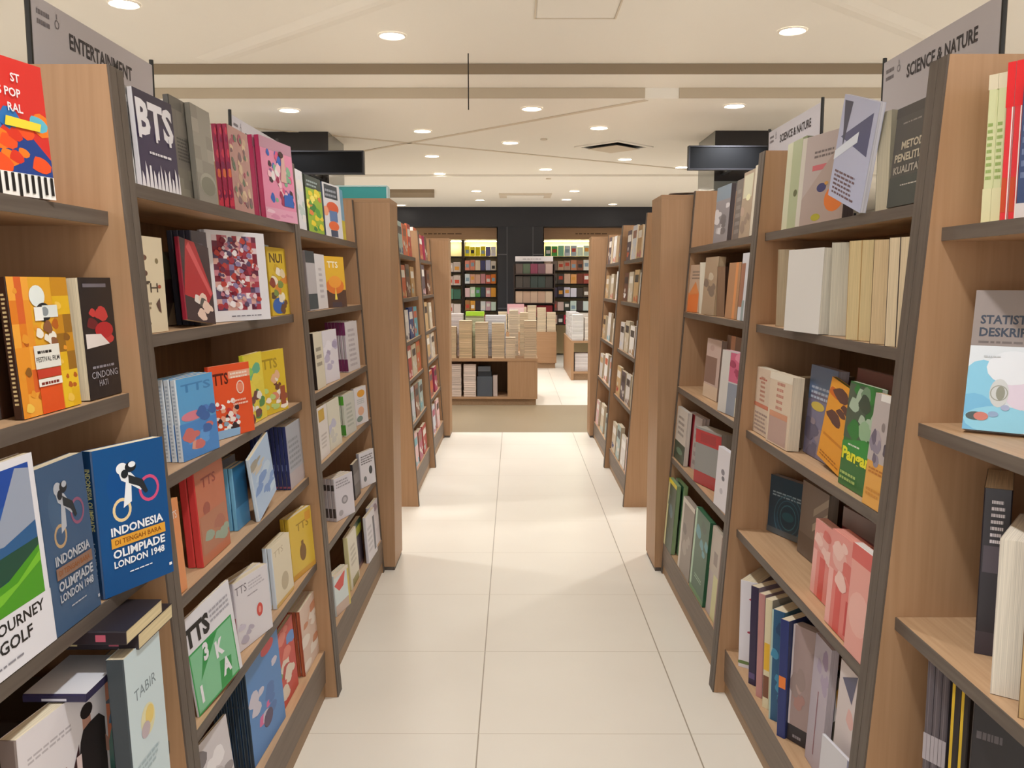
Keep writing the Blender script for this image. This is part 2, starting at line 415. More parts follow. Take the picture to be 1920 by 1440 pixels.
# --- front bay
item('LA', 0, 'F', -95, 105, 60, .02, S('red book with piano keys and orange saxophone', '#d32f28', '#b52620', [
    G([(.3, .16), (1, .16), (1, .3), (.62, .62), (.3, .5)], '#1e3f87'), BL(.42, .2, .96, .62, 16, .1, .07, ['#f07a1f', '#e9501f', '#2a6fb0', '#f4a52a', '#5fb4c9', '#d8341f'], 4),
    R(.0, 0, 1, .17, '#f1ede6')] + [R(.04 + i * .065, .03 if i % 3 else 0, .07 + i * .065, .165, '#191515') for i in range(15)] +
    [T('ST', .66, .83, .06, W, None, .02), T('S POP', .52, .72, .06, W, None, .02), T('RAL', .6, .61, .06, W, None, .02), G([(.55, .5), (.9, .5), (.92, .56), (.57, .57)], '#e9d23c')]))
film = [M(0, 0, .33, 1, 3, 6, ['#e8952b', '#e07f22', '#f0a63c', '#d8622a'], 2), M(.7, 0, 1, 1, 2, 7, ['#e3b31f', '#c98b1c', '#edc32b', '#9a6a1f'], 5), BL(.05, .05, .95, .95, 26, .05, .03, ['#b8601e', '#f3c653', '#8a5a20', '#e89a30'], 8),
    R(.3, .0, .68, .2, '#e2551e'), E(.44, .86, .13, .08, '#e5ebe6'), E(.52, .74, .13, .07, '#23282b'), R(.5, .7, .76, .79, '#dfe4df'), E(.54, .745, .06, .035, '#8b9396'), R(.36, .68, .5, .78, '#f0f0ea'), BL(.36, .5, .64, .64, 8, .06, .04, ['#5c3426', '#8a5a3c', '#efe8da'], 3),
    R(.27, .33, .7, .5, '#e8e6dc'), LN(.32, .44, .64, .48, 1, INK, 2), T('FESTIVAL FILM', .29, .38, .035, INK, .39, .01), R(.28, .26, .68, .325, '#c9402c'), R(.28, .2, .68, .255, '#f3efe4'), LN(.32, .21, .64, .25, 1, '#7c2a1e', 1)]
item('LA', 1, 'F', 46, 153, 520, .016, S('yellow and orange film festival paperback', '#e3a62a', '#3b2318', film, [LN(.3, .1, .7, .9, 26, '#e2c993', 3)]), sb=.012)
item('LA', 1, 'F', 2, 46, 521, .016, S('dark brown spined paperback beside the film book', '#3b2318', '#2c1a12', [], [LN(.3, .1, .7, .92, 24, '#e3d3b0', 7)]), n=3, sb=.05, w=.12)
item('LA', 1, 'F', 178, 236, 522, .026, S('black book with red veiled figure and cream fore-edge', '#201c1f', None, [BL(.2, .45, .75, .72, 9, .16, .05, ['#a32830', '#c73a3a', '#6d1c24'], 3), E(.62, .56, .28, .07, '#b8222b'), G([(.05, .42), (.75, .44), (.5, .53), (.05, .54)], '#e7dcd6'), R(.1, .92, .8, .95, '#6d6870'),
    LN(.15, .25, .85, .29, 1, '#8d8890', 3), T('CINDONG', .1, .17, .055, '#a9a5ad', .8), T('HATI', .3, .1, .05, '#a9a5ad')], pg='#e8d8b8', sp='R'), sb=.012, lean=3)
item('LA', 2, 'F', -40, 106, 905, .02, S('white golf book with green fairway photo', '#e3e1e6', '#e3e1e6', [R(.0, .36, .93, .96, '#2458a8'), G([(0, .75), (.5, .78), (.93, .86), (.93, .96), (0, .96)], '#1c4aa0'), G([(.35, .6), (.75, .95), (.93, .93), (.93, .58)], '#9aa3b5'), G([(0, .63), (.5, .6), (.93, .66), (.93, .54), (0, .52)], '#2b5d8f'), G([(0, .5), (.4, .55), (.93, .57), (.93, .46), (0, .4)], '#1d4b3a'),
    G([(0, .28), (.93, .28), (.93, .53), (.5, .43), (0, .4)], '#4c9a1e'), G([(0, .36), (.6, .4), (.93, .5), (.93, .45), (.4, .34), (0, .3)], '#78bf2f'), LN(.05, .87, .5, .885, 1, W, 2), R(0, 0, 1, .28, '#e3e1e6'), T('the', .05, .2, .04, '#4a4650', .16), T('JOURNEY', .23, .2, .055, INK, .66, .02), T('of', .12, .12, .04, '#4a4650', .1), T('GOLF', .28, .11, .06, INK, .42, .02), LN(.12, .05, .7, .07, 1, '#8d8a92', 2)]), sb=.0)
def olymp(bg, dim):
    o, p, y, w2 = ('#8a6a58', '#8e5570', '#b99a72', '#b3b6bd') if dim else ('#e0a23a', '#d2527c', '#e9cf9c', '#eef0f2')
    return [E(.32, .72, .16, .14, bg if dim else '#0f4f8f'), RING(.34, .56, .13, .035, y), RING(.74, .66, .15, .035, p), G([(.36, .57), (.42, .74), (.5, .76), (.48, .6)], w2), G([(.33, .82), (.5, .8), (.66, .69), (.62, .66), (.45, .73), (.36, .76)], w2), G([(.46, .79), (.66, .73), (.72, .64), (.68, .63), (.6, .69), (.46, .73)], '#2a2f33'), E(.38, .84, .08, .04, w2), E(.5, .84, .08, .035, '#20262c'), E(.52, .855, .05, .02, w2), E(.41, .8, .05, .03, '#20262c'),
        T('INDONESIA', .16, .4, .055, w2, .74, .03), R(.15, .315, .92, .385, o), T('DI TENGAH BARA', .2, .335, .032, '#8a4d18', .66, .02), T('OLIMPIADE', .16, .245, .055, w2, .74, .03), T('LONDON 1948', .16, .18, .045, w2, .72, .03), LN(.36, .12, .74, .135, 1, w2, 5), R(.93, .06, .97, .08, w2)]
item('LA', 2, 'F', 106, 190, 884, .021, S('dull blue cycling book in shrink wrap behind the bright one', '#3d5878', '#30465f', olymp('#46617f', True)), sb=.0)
item('LA', 2, 'F', 196, 326, 850, .024, S('bright blue cycling book turned out over the upright', '#145089', '#123a63', olymp('#145089', False), [T('INDONESIA OLIMPIADE', .28, .88, .45, '#c9c98e', .42, .02, 'l', 1), T('LONDON', .3, .38, .3, '#c8d3dd', .25, 0, 'l', 1)], pg='#efe4c8'), sb=.004, yaw=22, lean=3, free=True)
# lowest visible shelf of the front bay: flat piles and a few covers
item('LA', 3, 'F', 257, 320, 1240, .03, S('pale blue storybook with small yellow sun', '#c6d6da', '#3c4449', [T('TABIR', .2, .68, .07, '#6f7f86', .6), E(.5, .5, .2, .1, '#d9d3a8'), E(.55, .52, .12, .06, '#e0c46a'), E(.42, .45, .12, .05, '#b8a7ad'), LN(.1, .2, .8, .3, 3, '#9fb2b8', 2)]), sb=-.045, lean=2, free=True)
item('LA', 3, 'F', 207, 250, 1258, .022, S('teal and navy book with orange corner', '#1f4f74', '#23252f', [R(0, 0, 1, .55, '#2f8c90'), G([(0, .3), (.5, .6), (0, .7)], '#e07a4e'), BL(.1, .5, .9, .95, 6, .2, .06, ['#2a7fb8', '#16243f', '#3a63a0'], 2), R(.0, .7, .35, 1, '#cf8166')]), sb=.05, lean=2)
item('LA', 3, 'F', 52, 212, 1392, .028, S('white book with man seen from behind in black', '#ddd6d8', '#7d6f69', [LN(.1, .78, .6, .84, 2, '#b5adb0', 3), R(.7, .7, .8, .8, '#b98a78'), E(.755, .83, .075, .055, '#231a19'), G([(.56, .2), (.66, .64), (.7, .71), (.78, .73), (.9, .74), (.97, .68), (.97, .2)], '#231d1d'), G([(.5, .2), (.56, .5), (.64, .64), (.64, .3)], '#3a1f20'), G([(.96, .55), (1, .5), (1, .4), (.96, .42)], '#b98a78'), R(.6, .4, .66, .56, '#d9c2bd'), T('MAK', .2, .48, .08, '#8e2630', .3), LN(.1, .3, .5, .4, 2, '#8e2630', 7)], pg='#efe2c6'), sb=.03, lean=1)
# --- middle bay, top shelf
bts = lambda bg, ink, wh: [R(0, 0, 1, 1, bg), R(0, .72, 1, 1, ink)] + [T('BTS', .04, .56, .34, wh, .93, .04)] + [G([(i * .095, 0), (i * .095 + .09, 0), (i * .095 + .07, .1 + .17 * ((i * 7) % 5) / 5), (i * .095 + .03, .16 + .15 * ((i * 3) % 4) / 4)], wh) for i in range(11)] + [LN(.25, .36, .85, .41, 1, wh, 4), R(.03, .5, .1, .72, wh), R(.45, .5, .5, .6, wh), R(.8, .5, .86, .6, wh)]
item('LB', 0, 'F', 227, 266, 142, .012, S('grey music fan book with white drips', '#8b8987', '#d8d6d2', [M(0, .2, 1, 1, 4, 6, ['#9d9b98', '#7c7a79', '#b1aeaa', '#8a8887'], 3), T('BTS', .0, .6, .3, '#d9d7d3', 1, .04), R(0, .26, 1, .44, '#6e6c6e')] + [G([(i * .12, 0), (i * .12 + .1, 0), (i * .12 + .07, .2 + .1 * (i % 3)), (i * .12 + .03, .24)], '#d9d7d3') for i in range(8)]), sb=.02)
item('LB', 0, 'F', 268, 339, 162, .012, S('dark purple music fan book with white dripping capitals', '#2f2544', '#dcd8dc', bts('#33284a', '#2a213c', '#e4e0e4')), sb=.008)
item('LB', 0, 'F', 342, 374, 176, .014, S('dark grey concert photo book', '#6b6660', '#57534e', [M(0, .5, 1, 1, 3, 4, ['#757069', '#625e58', '#7d776e'], 2), LN(.2, .38, .85, .62, 7, '#3c3935', 3), M(0, 0, 1, .3, 3, 3, ['#6f6a60', '#7f7a6d'], 5)]), sb=.02)
item('LB', 0, 'F', 375, 410, 192, .014, S('light grey concert book in glossy wrap', '#8f8a80', '#7a756b', [M(0, .3, 1, 1, 3, 5, ['#979287', '#8b867b', '#a19b90'], 4), E(.55, .2, .42, .12, '#a5a295'), E(.55, .18, .38, .1, '#7c7b6c')]), sb=.012)
pink = [R(0, .86, 1, 1, '#b9899a'), BL(.2, .25, .9, .85, 48, .06, .05, girl, 6), R(.0, 0, 1, .15, '#e0a0b8'), BL(.1, .03, .9, .13, 6, .12, .025, ['#ecc4d2', '#d48aa8'], 3)]
item('LB', 0, 'F', 441, 478, 232, .013, S('faded pink idol magazine, spines to the aisle end', '#b98a82', '#9c2348', [BL(.1, .1, .9, .9, 50, .08, .05, ['#c7a58a', '#7e5b62', '#d8bb9a', '#a8435f', '#5f6f5a'], 9)], [BL(.2, .05, .8, .95, 10, .3, .05, ['#c8384e', '#7c1f45', '#d26a3e'], 2)]), n=3, sb=.014)
item('LB', 0, 'F', 497, 556, 252, .015, S('bright pink idol group magazine with blue skirt', '#e08aa8', '#b02458', pink + [G([(.6, .2), (.92, .2), (.9, .36), (.62, .34)], '#2f62b5'), G([(.55, .5), (.64, .84), (.72, .84), (.74, .5)], '#d7aaa0'), E(.62, .84, .08, .04, '#3a1d22')]), n=2, sb=.006)
# second shelf
item('LB', 1, 'F', 265, 316, 441, .022, S('cream book with small ink sketches', '#ddcdae', '#d8cbb5', [E(.3, .78, .1, .03, '#6f4a3a'), E(.75, .75, .06, .03, '#8a7a58'), E(.3, .62, .09, .03, '#5c3a30'), T('TH', .12, .42, .1, '#4c3f36', .6), R(.1, .52, .45, .54, '#4c3f36'), E(.78, .48, .06, .02, '#a5543f'), G([(.6, .3), (.75, .36), (.78, .2), (.7, .22)], '#5b4038'), LN(.15, .25, .5, .34, 2, '#8a7a62', 2), E(.3, .1, .08, .02, '#8a6a52')]), sb=.012, lean=2)
item('LB', 1, 'F', 330, 372, 470, .012, S('brown booklet with triangle pattern', '#6b5546', '#8d7c67', [G([(0, 0), (.5, .35), (1, 0)], '#b99f7c'), G([(0, .3), (.5, .75), (.9, .3)], '#5d3a34'), G([(0, .6), (.4, 1), (.9, .65)], '#7d7a60')]), sb=0.07, lean=8, n=2)
item('LB', 1, 'F', 352, 404, 458, .012, S('red manga with figure in white', '#3c2a30', '#8a2030', [G([(0, .3), (.2, 1), (.5, 1), (1, .4), (.8, .25)], '#b3222d'), G([(.2, .9), (.9, .35), (.98, .4), (.3, .98)], '#d5565a'), BL(.4, .05, .95, .35, 10, .13, .06, ['#e3d8d2', '#c0222c', '#5f5a55', '#e8c9b8'], 3)]), sb=0.012, lean=6, roll=6)
item('LB', 1, 'F', 376, 404, 432, .014, S('slate blue manga behind the portrait poster book', '#4d4a58', '#3a3743', [LN(.2, .1, .8, .9, 14, '#6d6a7c', 5)]), n=4, sb=.035)
face = ['#a33a4a', '#e2cfd4', '#6b2f44', '#c97f8c', '#8f7fa5', '#f0e6e6', '#b8433c', '#5c4a66', '#d8a79c', '#7e2336']
item('LB', 1, 'F', 400, 508, 430, .013, S('white book with crowded portrait collage', '#e3e0e4', '#dcd9dc', [R(.09, .12, .84, .95, '#7d4c5c'), M(.09, .12, .84, .95, 9, 13, face, 11), BL(.12, .15, .81, .93, 130, .042, .03, face, 12), LN(.3, .05, .85, .07, 1, '#5a5560', 3)]), sb=.004, n=2)
item('LB', 1, 'F', 508, 522, 458, .012, S('pale blue manga', '#b9cdd6', '#cfdbe0', [LN(.2, .2, .8, .8, 6, '#7f9fb2', 3)]), sb=.02)
item('LB', 1, 'F', 521, 553, 464, .014, S('yellow comic with monkeys and blue base', '#d8b732', '#c9a42a', [T('NUI', .1, .78, .13, '#5b4520', .7, .03), BL(.1, .25, .9, .7, 16, .16, .07, busy, 7), E(.4, .14, .35, .12, '#2f63b0'), BL(.5, .05, .9, .3, 5, .12, .06, ['#e8ddc8', '#6b4a32'], 3)]), sb=.012)
# third shelf
tts = lambda c, ink: [T('TTS', .1, .8, .11, ink, .42, .02)]
item('LB', 2, 'F', 345, 412, 714, .014, S('light blue crossword book with cartoon boy', '#5b9fd0', '#cfd6dc', [T('TTS', .12, .82, .1, '#3f7fb5', .8, .02), R(.0, .0, 1, .45, '#4a86c6'), E(.35, .52, .3, .06, '#d67f8e'), BL(.2, .1, .8, .4, 9, .14, .07, ['#d79a86', '#5f9ad6', '#c96f6a', '#8fbbe0'], 4), BL(.6, .3, 1, .6, 6, .12, .06, ['#3f66a5', '#4f7cc0'], 5)], [LN(.3, .05, .7, .95, 20, '#9aa8b8', 2)]), n=4, sb=.008)
item('LB', 2, 'F', 404, 478, 690, .014, S('orange red crossword book with family drawing', '#e2562c', '#d84a26', [T('TTS', .08, .74, .15, '#5d1f14', .36, .03), R(.45, .8, 1, .9, '#e8a78a'), LN(.5, .8, .95, .9, 2, '#f0dccd', 3), E(.72, .66, .1, .06, '#e88a6a'), RING(.72, .66, .1, .02, '#f0d8c8'), BL(.1, .1, .6, .5, 44, .06, .035, ['#efe2da', '#3b2b2f', '#c13a3a', '#e3a58a', '#8fa6b8', '#f2eee9'], 6), G([(.0, .0), (.6, .0), (.62, .1), (0, .12)], '#8fb3d6'), LN(.5, .42, .9, .52, 2, '#f0c4b0', 4)]), sb=.012)
item('LB', 2, 'F', 472, 504, 668, .014, S('yellow crossword book with green swirls', '#e4cf3f', '#dcd83a', [BL(.1, .45, .9, .8, 12, .2, .06, ['#8fc95a', '#cfe27a', '#5fb08a', '#e8d44a'], 3), BL(.1, .05, .9, .45, 14, .15, .06, ['#e8e2d8', '#6b3a3a', '#4f8a4a', '#d87a5a'], 6)]), sb=.018)
item('LB', 2, 'F', 496, 541, 662, .014, S('golden yellow crossword book with two walkers', '#d9b92a', '#c9a922', [T('TTS', .1, .72, .15, '#a78a1c', .6, .03), BL(.5, .35, .9, .65, 6, .1, .06, ['#6b3a2a', '#e0b08a', '#e8e0d0'], 4), BL(.1, .03, .9, .4, 14, .16, .06, ['#f0e2d2', '#d8876a', '#8a4a3a', '#b8cf7a'], 8), R(.72, .1, .92, .4, '#9a4a2c')]), sb=.014)
# fourth shelf
item('LB', 3, 'F', 330, 352, 948, .03, S('orange paper block puzzle book', '#d98a52', '#e0a8a0', [T('TTS', .2, .8, .08, W, .6)], [R(0, .75, 1, 1, '#d8b8c0'), R(.1, .4, .9, .72, '#c9474e'), R(0, 0, 1, .35, '#d9cfd6')], pg='#dd9a5c', sp='L'), sb=.006, n=2)
item('LB', 3, 'F', 382, 433, 885, .018, S('brick orange crossword book', '#b9694a', '#c23a38', [T('TTS', .2, .78, .1, '#8a2f26', .5, .02), E(.3, .55, .12, .07, '#9a4a3a'), R(.05, .1, .95, .5, '#ad6f52'), BL(.2, .12, .9, .35, 7, .16, .06, ['#7f8f7a', '#a5604a', '#8fa08c'], 3)]), n=2, sb=.02)
item('LB', 3, 'F', 428, 452, 866, .012, S('midnight blue slim book', '#23304f', '#1f2a48', [LN(.2, .2, .8, .8, 8, '#4d5f86', 3)]), n=3, sb=0.085)
item('LB', 3, 'F', 447, 470, 880, .012, S('teal blue slim book with light spine', '#2c6a94', '#6fa8c9', [R(0, 0, 1, .35, '#3f86b4')]), n=2, sb=.035)
item('LB', 3, 'F', 487, 522, 842, .011, S('tilted pale blue puzzle booklet', '#a9c1dc', '#c9d3dd', [BL(.1, .1, .9, .6, 10, .2, .07, ['#86a9d8', '#bcd0e3', '#6f93c9'], 3), BL(.1, .65, .9, .95, 5, .2, .05, ['#c9bfae', '#9a9384'], 4)]), sb=.004, roll=-14, lean=3)
item('LB', 3, 'F', 548, 574, 800, .012, S('silver grey crossword book, navy spined stack', '#a9adb5', '#28305f', [LN(.1, .3, .9, .8, 6, '#8b9098', 3), R(0, 0, 1, .25, '#b8aeb0')], [R(.2, .3, .4, .4, '#6d78a8'), R(.1, .02, .9, .05, '#8a4a5a')]), n=9, sb=.012)
# fifth shelf
item('LB', 4, 'F', 374, 457, 1160, .006, S('tilted white and green puzzle magazine', '#dcd9dd', '#d2d0d4', [R(.0, .0, .93, .64, '#2f9a4d'), R(.02, .02, .91, .62, '#7fbf92'), G([(.15, .3), (.5, .55), (.6, .62), (.3, .62)], '#2a9146'), G([(.5, .02), (.55, .3), (.8, .25), (.75, .02)], '#2a9146'), T('TTS', -.02, .7, .18, INK, .5, .05), LN(.5, .75, .95, .9, 3, '#a8a4ac', 3)] + [T(c, a, b2, .16, '#e6e4e8', None, .05) for c, a, b2 in (('1', .1, .1), ('K', .5, .36), ('A', .58, .12), ('3', .26, .46))]), sb=.0, roll=-5, lean=5)
item('LB', 4, 'F', 450, 512, 1098, .02, S('white crossword book with red dot', '#d9d3d6', '#c9c1c6', [T('TTS', .03, .8, .12, '#6d666c', .32, .0), LN(.4, .78, .9, .92, 3, '#b9b2b8', 4), LN(.35, .7, .75, .73, 1, '#8d868c', 2), E(.66, .4, .09, .1, '#cf4a42'), E(.66, .4, .04, .05, '#e8968a'), BL(.1, .08, .45, .4, 6, .1, .05, ['#c8bfcc', '#b3aab8'], 3)], [R(.1, .0, .9, .5, '#a05a5e')]), n=2, sb=.012)
item('LB', 4, 'F', 520, 552, 1030, .014, S('cream crossword book with brown oval', '#dcd0b4', '#cfd8e2', [T('TTS', .1, .8, .1, '#b8a886', .5), E(.55, .3, .2, .15, '#b8a98a'), R(0, 0, 1, .06, '#d8b46a')]), n=2, sb=.014)
item('LB', 4, 'F', 551, 592, 976, .014, S('yellow crossword book with brown vase', '#d9b63e', '#caa634', [T('TTS', .3, .72, .12, '#a88420', .55, .02), R(.7, .8, .95, .95, '#d89a3a'), E(.5, .35, .14, .14, '#7a5424'), R(.45, .42, .55, .54, '#7a5424'), R(0, 0, 1, .08, '#cf9a36')]), n=2, sb=.012)
# bottom shelf
item('LB', 5, 'F', 378, 452, 1420, .006, S('grey and white sketch magazine', '#c9c2c4', '#a39a9c', [BL(.1, .1, .9, .9, 18, .16, .08, ['#e4dfe0', '#8f8789', '#b5adae', '#6f686b'], 5), G([(.55, .1), (.75, .5), (.65, .6), (.5, .3)], '#5a5357')]), sb=.005, roll=3, lean=8, h=.25)
item('LB', 5, 'F', 478, 536, 1240, .013, S('blue activity book with pink birds, dark spined stack', '#4a83c0', '#26333f', [BL(.15, .2, .85, .8, 12, .12, .06, ['#d65f96', '#3f6fae', '#c9c3d0', '#2b5a94'], 4), E(.5, .25, .14, .08, '#4a3a5c'), E(.65, .9, .2, .06, '#d8434a')], [R(.25, .0, .4, 1, '#4d5b66')]), n=7, sb=.02)
item('LB', 5, 'F', 529, 560, 1200, .013, S('red and green activity book', '#c9443c', '#a83a5a', [BL(.1, .1, .9, .6, 10, .2, .08, ['#6f9a5a', '#d8b8a8', '#b83a36', '#e0d2c0'], 3), BL(.1, .6, .9, .95, 6, .2, .07, ['#d8434a', '#5f8fd0', '#e07a6a'], 6)]), n=2, sb=.03)
item('LB', 5, 'F', 585, 609, 1130, .013, S('pale pink activity book, rust red spines behind', '#d8bfae', '#9c4a30', [BL(.1, .1, .9, .9, 10, .25, .08, ['#e8dccf', '#c98a6a', '#dcb8a0'], 5)], [R(.4, .0, .55, 1, '#c0704a')]), n=8, sb=.02)
# --- end bay
item('LC', 0, 'F', 556, 576, 312, .012, S('white comic with pale pink art', '#d6d2d4', '#cfcbcf', [BL(.1, .1, .9, .8, 9, .25, .08, ['#c9b8c0', '#e0d8d2', '#b3c0b8'], 3)]), sb=.006)
item('LC', 0, 'F', 580, 609, 326, .012, S('green and yellow jungle comic', '#8fae2f', '#2f3a28', [R(0, .78, 1, 1, '#2f3a36'), LN(.1, .82, .9, .95, 2, '#8fa0a0', 2), BL(.1, .05, .9, .75, 26, .16, .06, ['#e2c92f', '#4f9a3a', '#f0e06a', '#2f7a34', '#d87a3a'], 4)]), sb=.012)
item('LC', 0, 'F', 612, 644, 340, .012, S('white comic with orange robot', '#d9d6d8', '#3a4658', [R(.1, .72, .85, .97, '#3a3f48'), LN(.15, .76, .8, .93, 2, '#9aa0aa', 3), E(.5, .55, .35, .12, '#d85a34'), R(.3, .3, .75, .5, '#5f7aa8'), E(.5, .22, .3, .09, '#e06a3a'), R(.3, .02, .7, .14, '#3f4c66'), E(.1, .48, .15, .09, '#eaa07a')]), sb=.014)
item('LC', 0, 'F', 640, 650, 352, .01, S('light blue and yellow comic', '#7fb0d0', '#5a8fb8', [R(0, 0, 1, .4, '#d8c84a')]), sb=.03)
item('LC', 1, 'F', 582, 598, 470, .022, S('grey book with charcoal title bands', '#b3adae', '#9c9698', [R(0, .8, 1, 1, '#2f3a42'), R(0, .02, 1, .28, '#38454c')]), sb=.012, n=3)
item('LC', 1, 'F', 598, 616, 476, .022, S('plain white paperback beside the golden book', '#d6d1d0', '#cbc5c6', [LN(.3, .2, .7, .8, 6, '#b0a9ac', 3)]), sb=.02)
item('LC', 1, 'F', 612, 651, 480, .016, S('golden crossword book with orange flame', '#dfae2e', '#cfc2a8', [T('TTS', .2, .78, .12, '#f0e6d0', .5, .02), R(0, 0, 1, .34, '#54382c'), E(.5, .42, .42, .16, '#d8732c'), E(.5, .5, .3, .12, '#e89a3a'), G([(.44, .15), (.5, .4), (.56, .15)], '#e8d25a'), R(.3, 0, .75, .1, '#463a44')]), sb=.012)
item('LC', 2, 'F', 596, 612, 626, .014, S('ivory book with black spine', '#d8cfb8', '#2a2320', [LN(.2, .4, .8, .8, 3, '#8a8070', 3)]), n=2, sb=.014)
item('LC', 2, 'F', 612, 638, 622, .02, S('white book with lilac photo print', '#dcd6dc', '#cfc8d0', [BL(.1, .2, .9, .8, 9, .2, .08, ['#b8afc6', '#e6e0e6', '#9f94b0'], 4)]), sb=.014)
item('LC', 2, 'F', 654, 676, 605, .014, S('silver white book, plum banded spines in its stack', '#cdc8ca', '#c3bcc0', [LN(.2, .1, .8, .9, 8, '#aaa2a8', 3)], [R(0, .74, 1, 1, '#77305c'), R(0, .02, 1, .26, '#6f2c56'), R(.45, .26, .55, .74, '#9a6a8a')]), n=6, sb=.012)
item('LC', 3, 'F', 603, 620, 768, .02, S('white book with ochre corner', '#dcd5d0', '#d2c8bc', [R(.1, .72, .7, .95, '#c9a02c'), LN(.2, .2, .8, .5, 4, '#b5aca6', 2)]), sb=.014)
item('LC', 3, 'F', 621, 642, 756, .02, S('ivory book with faint grey print', '#d8d4c2', '#d0ccb8', [BL(.1, .1, .9, .6, 7, .2, .08, ['#c6c4bc', '#b9b8cc', '#dedac8'], 4)]), sb=.014)
item('LC', 3, 'F', 650, 669, 742, .014, S('grey green book, lime banded spines in its stack', '#c6c6bd', '#cfd2c2', [LN(.2, .2, .8, .8, 6, '#9fa59a', 3)], [R(0, .76, 1, .97, '#5fae3a'), R(0, .03, 1, .28, '#4f9a38')]), n=3, sb=.012)
item('LC', 3, 'F', 669, 691, 730, .016, S('white book with two orange spots', '#d9d5d8', '#c9c5c8', [E(.55, .82, .32, .1, '#e0a03a'), E(.45, .35, .25, .12, '#dcab8e'), LN(.2, .55, .8, .7, 3, '#a8b0b0', 3), E(.3, .15, .25, .08, '#7f938c')]), sb=.01)
item('LC', 4, 'F', 632, 666, 900, .016, S('white book with grey circle, dark banded spines behind', '#d5d0d8', '#beb8bc', [E(.5, .42, .17, .1, '#8f8a90'), E(.5, .42, .1, .06, '#b9b4ba'), LN(.1, .75, .9, .95, 3, '#9a959c', 4), E(.25, .15, .12, .07, '#a9a4aa')], [R(.1, .72, .9, .86, '#4a4442'), R(.1, .08, .9, .3, '#4f4947')]), n=3, sb=.008)
item('LC', 4, 'F', 667, 677, 872, .012, S('charcoal slim book', '#4a4548', '#3a3537', [R(0, .4, 1, .7, '#6d686b')]), sb=.02)
item('LC', 4, 'F', 678, 705, 852, .016, S('white book with black oval near the end panel', '#d9d6dc', '#b5b2b8', [E(.7, .42, .12, .12, '#3f4448'), E(.3, .22, .1, .08, '#6f7478'), LN(.1, .65, .95, .92, 4, '#6f6c70', 5)]), sb=.008)
item('LC', 5, 'F', 632, 658, 1082, .014, S('white and aqua book with red corner', '#d5e0e0', '#cfd8d8', [G([(.0, .75), (.8, .95), (.6, .6), (.3, .55)], '#d84a44'), R(0, 0, 1, .25, '#c9b0a0'), R(.9, 0, 1, 1, '#d8c45a'), R(0, .92, 1, 1, '#e2d2c0')]), n=2, sb=.006)
item('LC', 5, 'F', 660, 675, 1010, .02, S('ivory book with olive foot', '#dad3c0', '#d8cf9c', [R(.2, .0, .9, .15, '#8a8240'), LN(.2, .4, .8, .8, 4, '#b8b09c', 3)]), sb=.016)
item('LC', 5, 'F', 671, 684, 988, .02, S('dark book with yellow green band', '#3d3440', '#3a303a', [R(0, .7, 1, .88, '#a8a838'), R(0, .88, 1, 1, '#2f4a38'), R(0, 0, 1, .08, '#7a5a5a')]), sb=.03)
item('LC', 5, 'F', 686, 702, 972, .014, S('white paperback with slate spine', '#d8d4da', '#cfcbd2', [R(.7, .1, .9, .85, '#5a5a68'), LN(.1, .2, .6, .8, 5, '#b8b4ba', 3)]), sb=.014)
item('LC', 5, 'F', 703, 718, 946, .014, S('white book with mauve print at the far end', '#d3cdd2', '#c9c3ca', [BL(.1, .3, .9, .9, 7, .22, .07, ['#b0a2ac', '#9a8a98', '#dcd6da'], 3)]), sb=.01)
# ================================================================== SCIENCE ROW
# --- front bay
item('RA', 0, 'S', 1838, 1874, 142, .17, S('pale green textbook with ruled lettering', '#cdd0a0', None, [LN(.1, .2, .9, .8, 6, '#9fae6c', 2)], [R(.0, .9, 1, 1, '#d8cdb0'), R(0, .0, 1, .24, '#d6d2a6'), LN(.2, .3, .85, .7, 9, '#8fa65c', 3)]), n=2, yaw=30, sb=.03)
item('RA', 0, 'S', 1872, 1904, 118, .17, S('scarlet textbook with white side stripes', '#c9262c', '#d5343a', [R(.0, .0, .1, 1, '#e6d6d0')], [R(.8, 0, .95, .72, '#e8d8d2'), R(0, .72, 1, 1, '#d8262c'), R(.1, .06, .7, .28, '#c24a2c')]), n=2, yaw=30, sb=.03)
item('RA', 0, 'S', 1902, 1932, 150, .17, S('denim blue textbook at the photo edge', '#3c4a6c', None, [], [R(0, 0, 1, .12, '#c9c2c0'), LN(.2, .3, .8, .8, 6, '#6d7a98', 3)]), yaw=30, sb=.03)
stat = [R(0, .6, 1, 1, '#8f837e'), T('STATISTIK', .1, .76, .06, '#343d4d', .78, .03), T('DESKRIPTIF', .1, .67, .06, '#343d4d', .86, .03), LN(.1, .62, .9, .65, 1, '#6c625f', 2), R(0, 0, 1, .6, '#d5dade'), E(.2, .28, .32, .22, '#86c3dc'), E(.12, .12, .3, .14, '#74b4d6'), E(.5, .08, .5, .1, '#8fcbe0'), E(.75, .32, .25, .16, '#d9cbd8'), E(.6, .45, .35, .12, '#dfe2e6'), E(.45, .27, .13, .1, '#c9cbc9'), RING(.45, .27, .12, .015, '#9a9a8e'), E(.47, .27, .06, .05, '#8f8f80'), E(.16, .1, .13, .03, '#4f5a5a'), E(.24, .1, .1, .03, '#c97a6c'), E(.4, .12, .07, .02, '#8fa6c4'), E(.55, .17, .06, .02, '#a5adc8'), LN(.2, .52, .5, .54, 1, '#b9bcbf', 2)]
item('RA', 1, 'F', 1803, 1945, 545, .03, S('statistics textbook with grey head and watery blue foot', '#d5dade', '#8f837e', stat), yaw=52, lean=13, sb=.03)
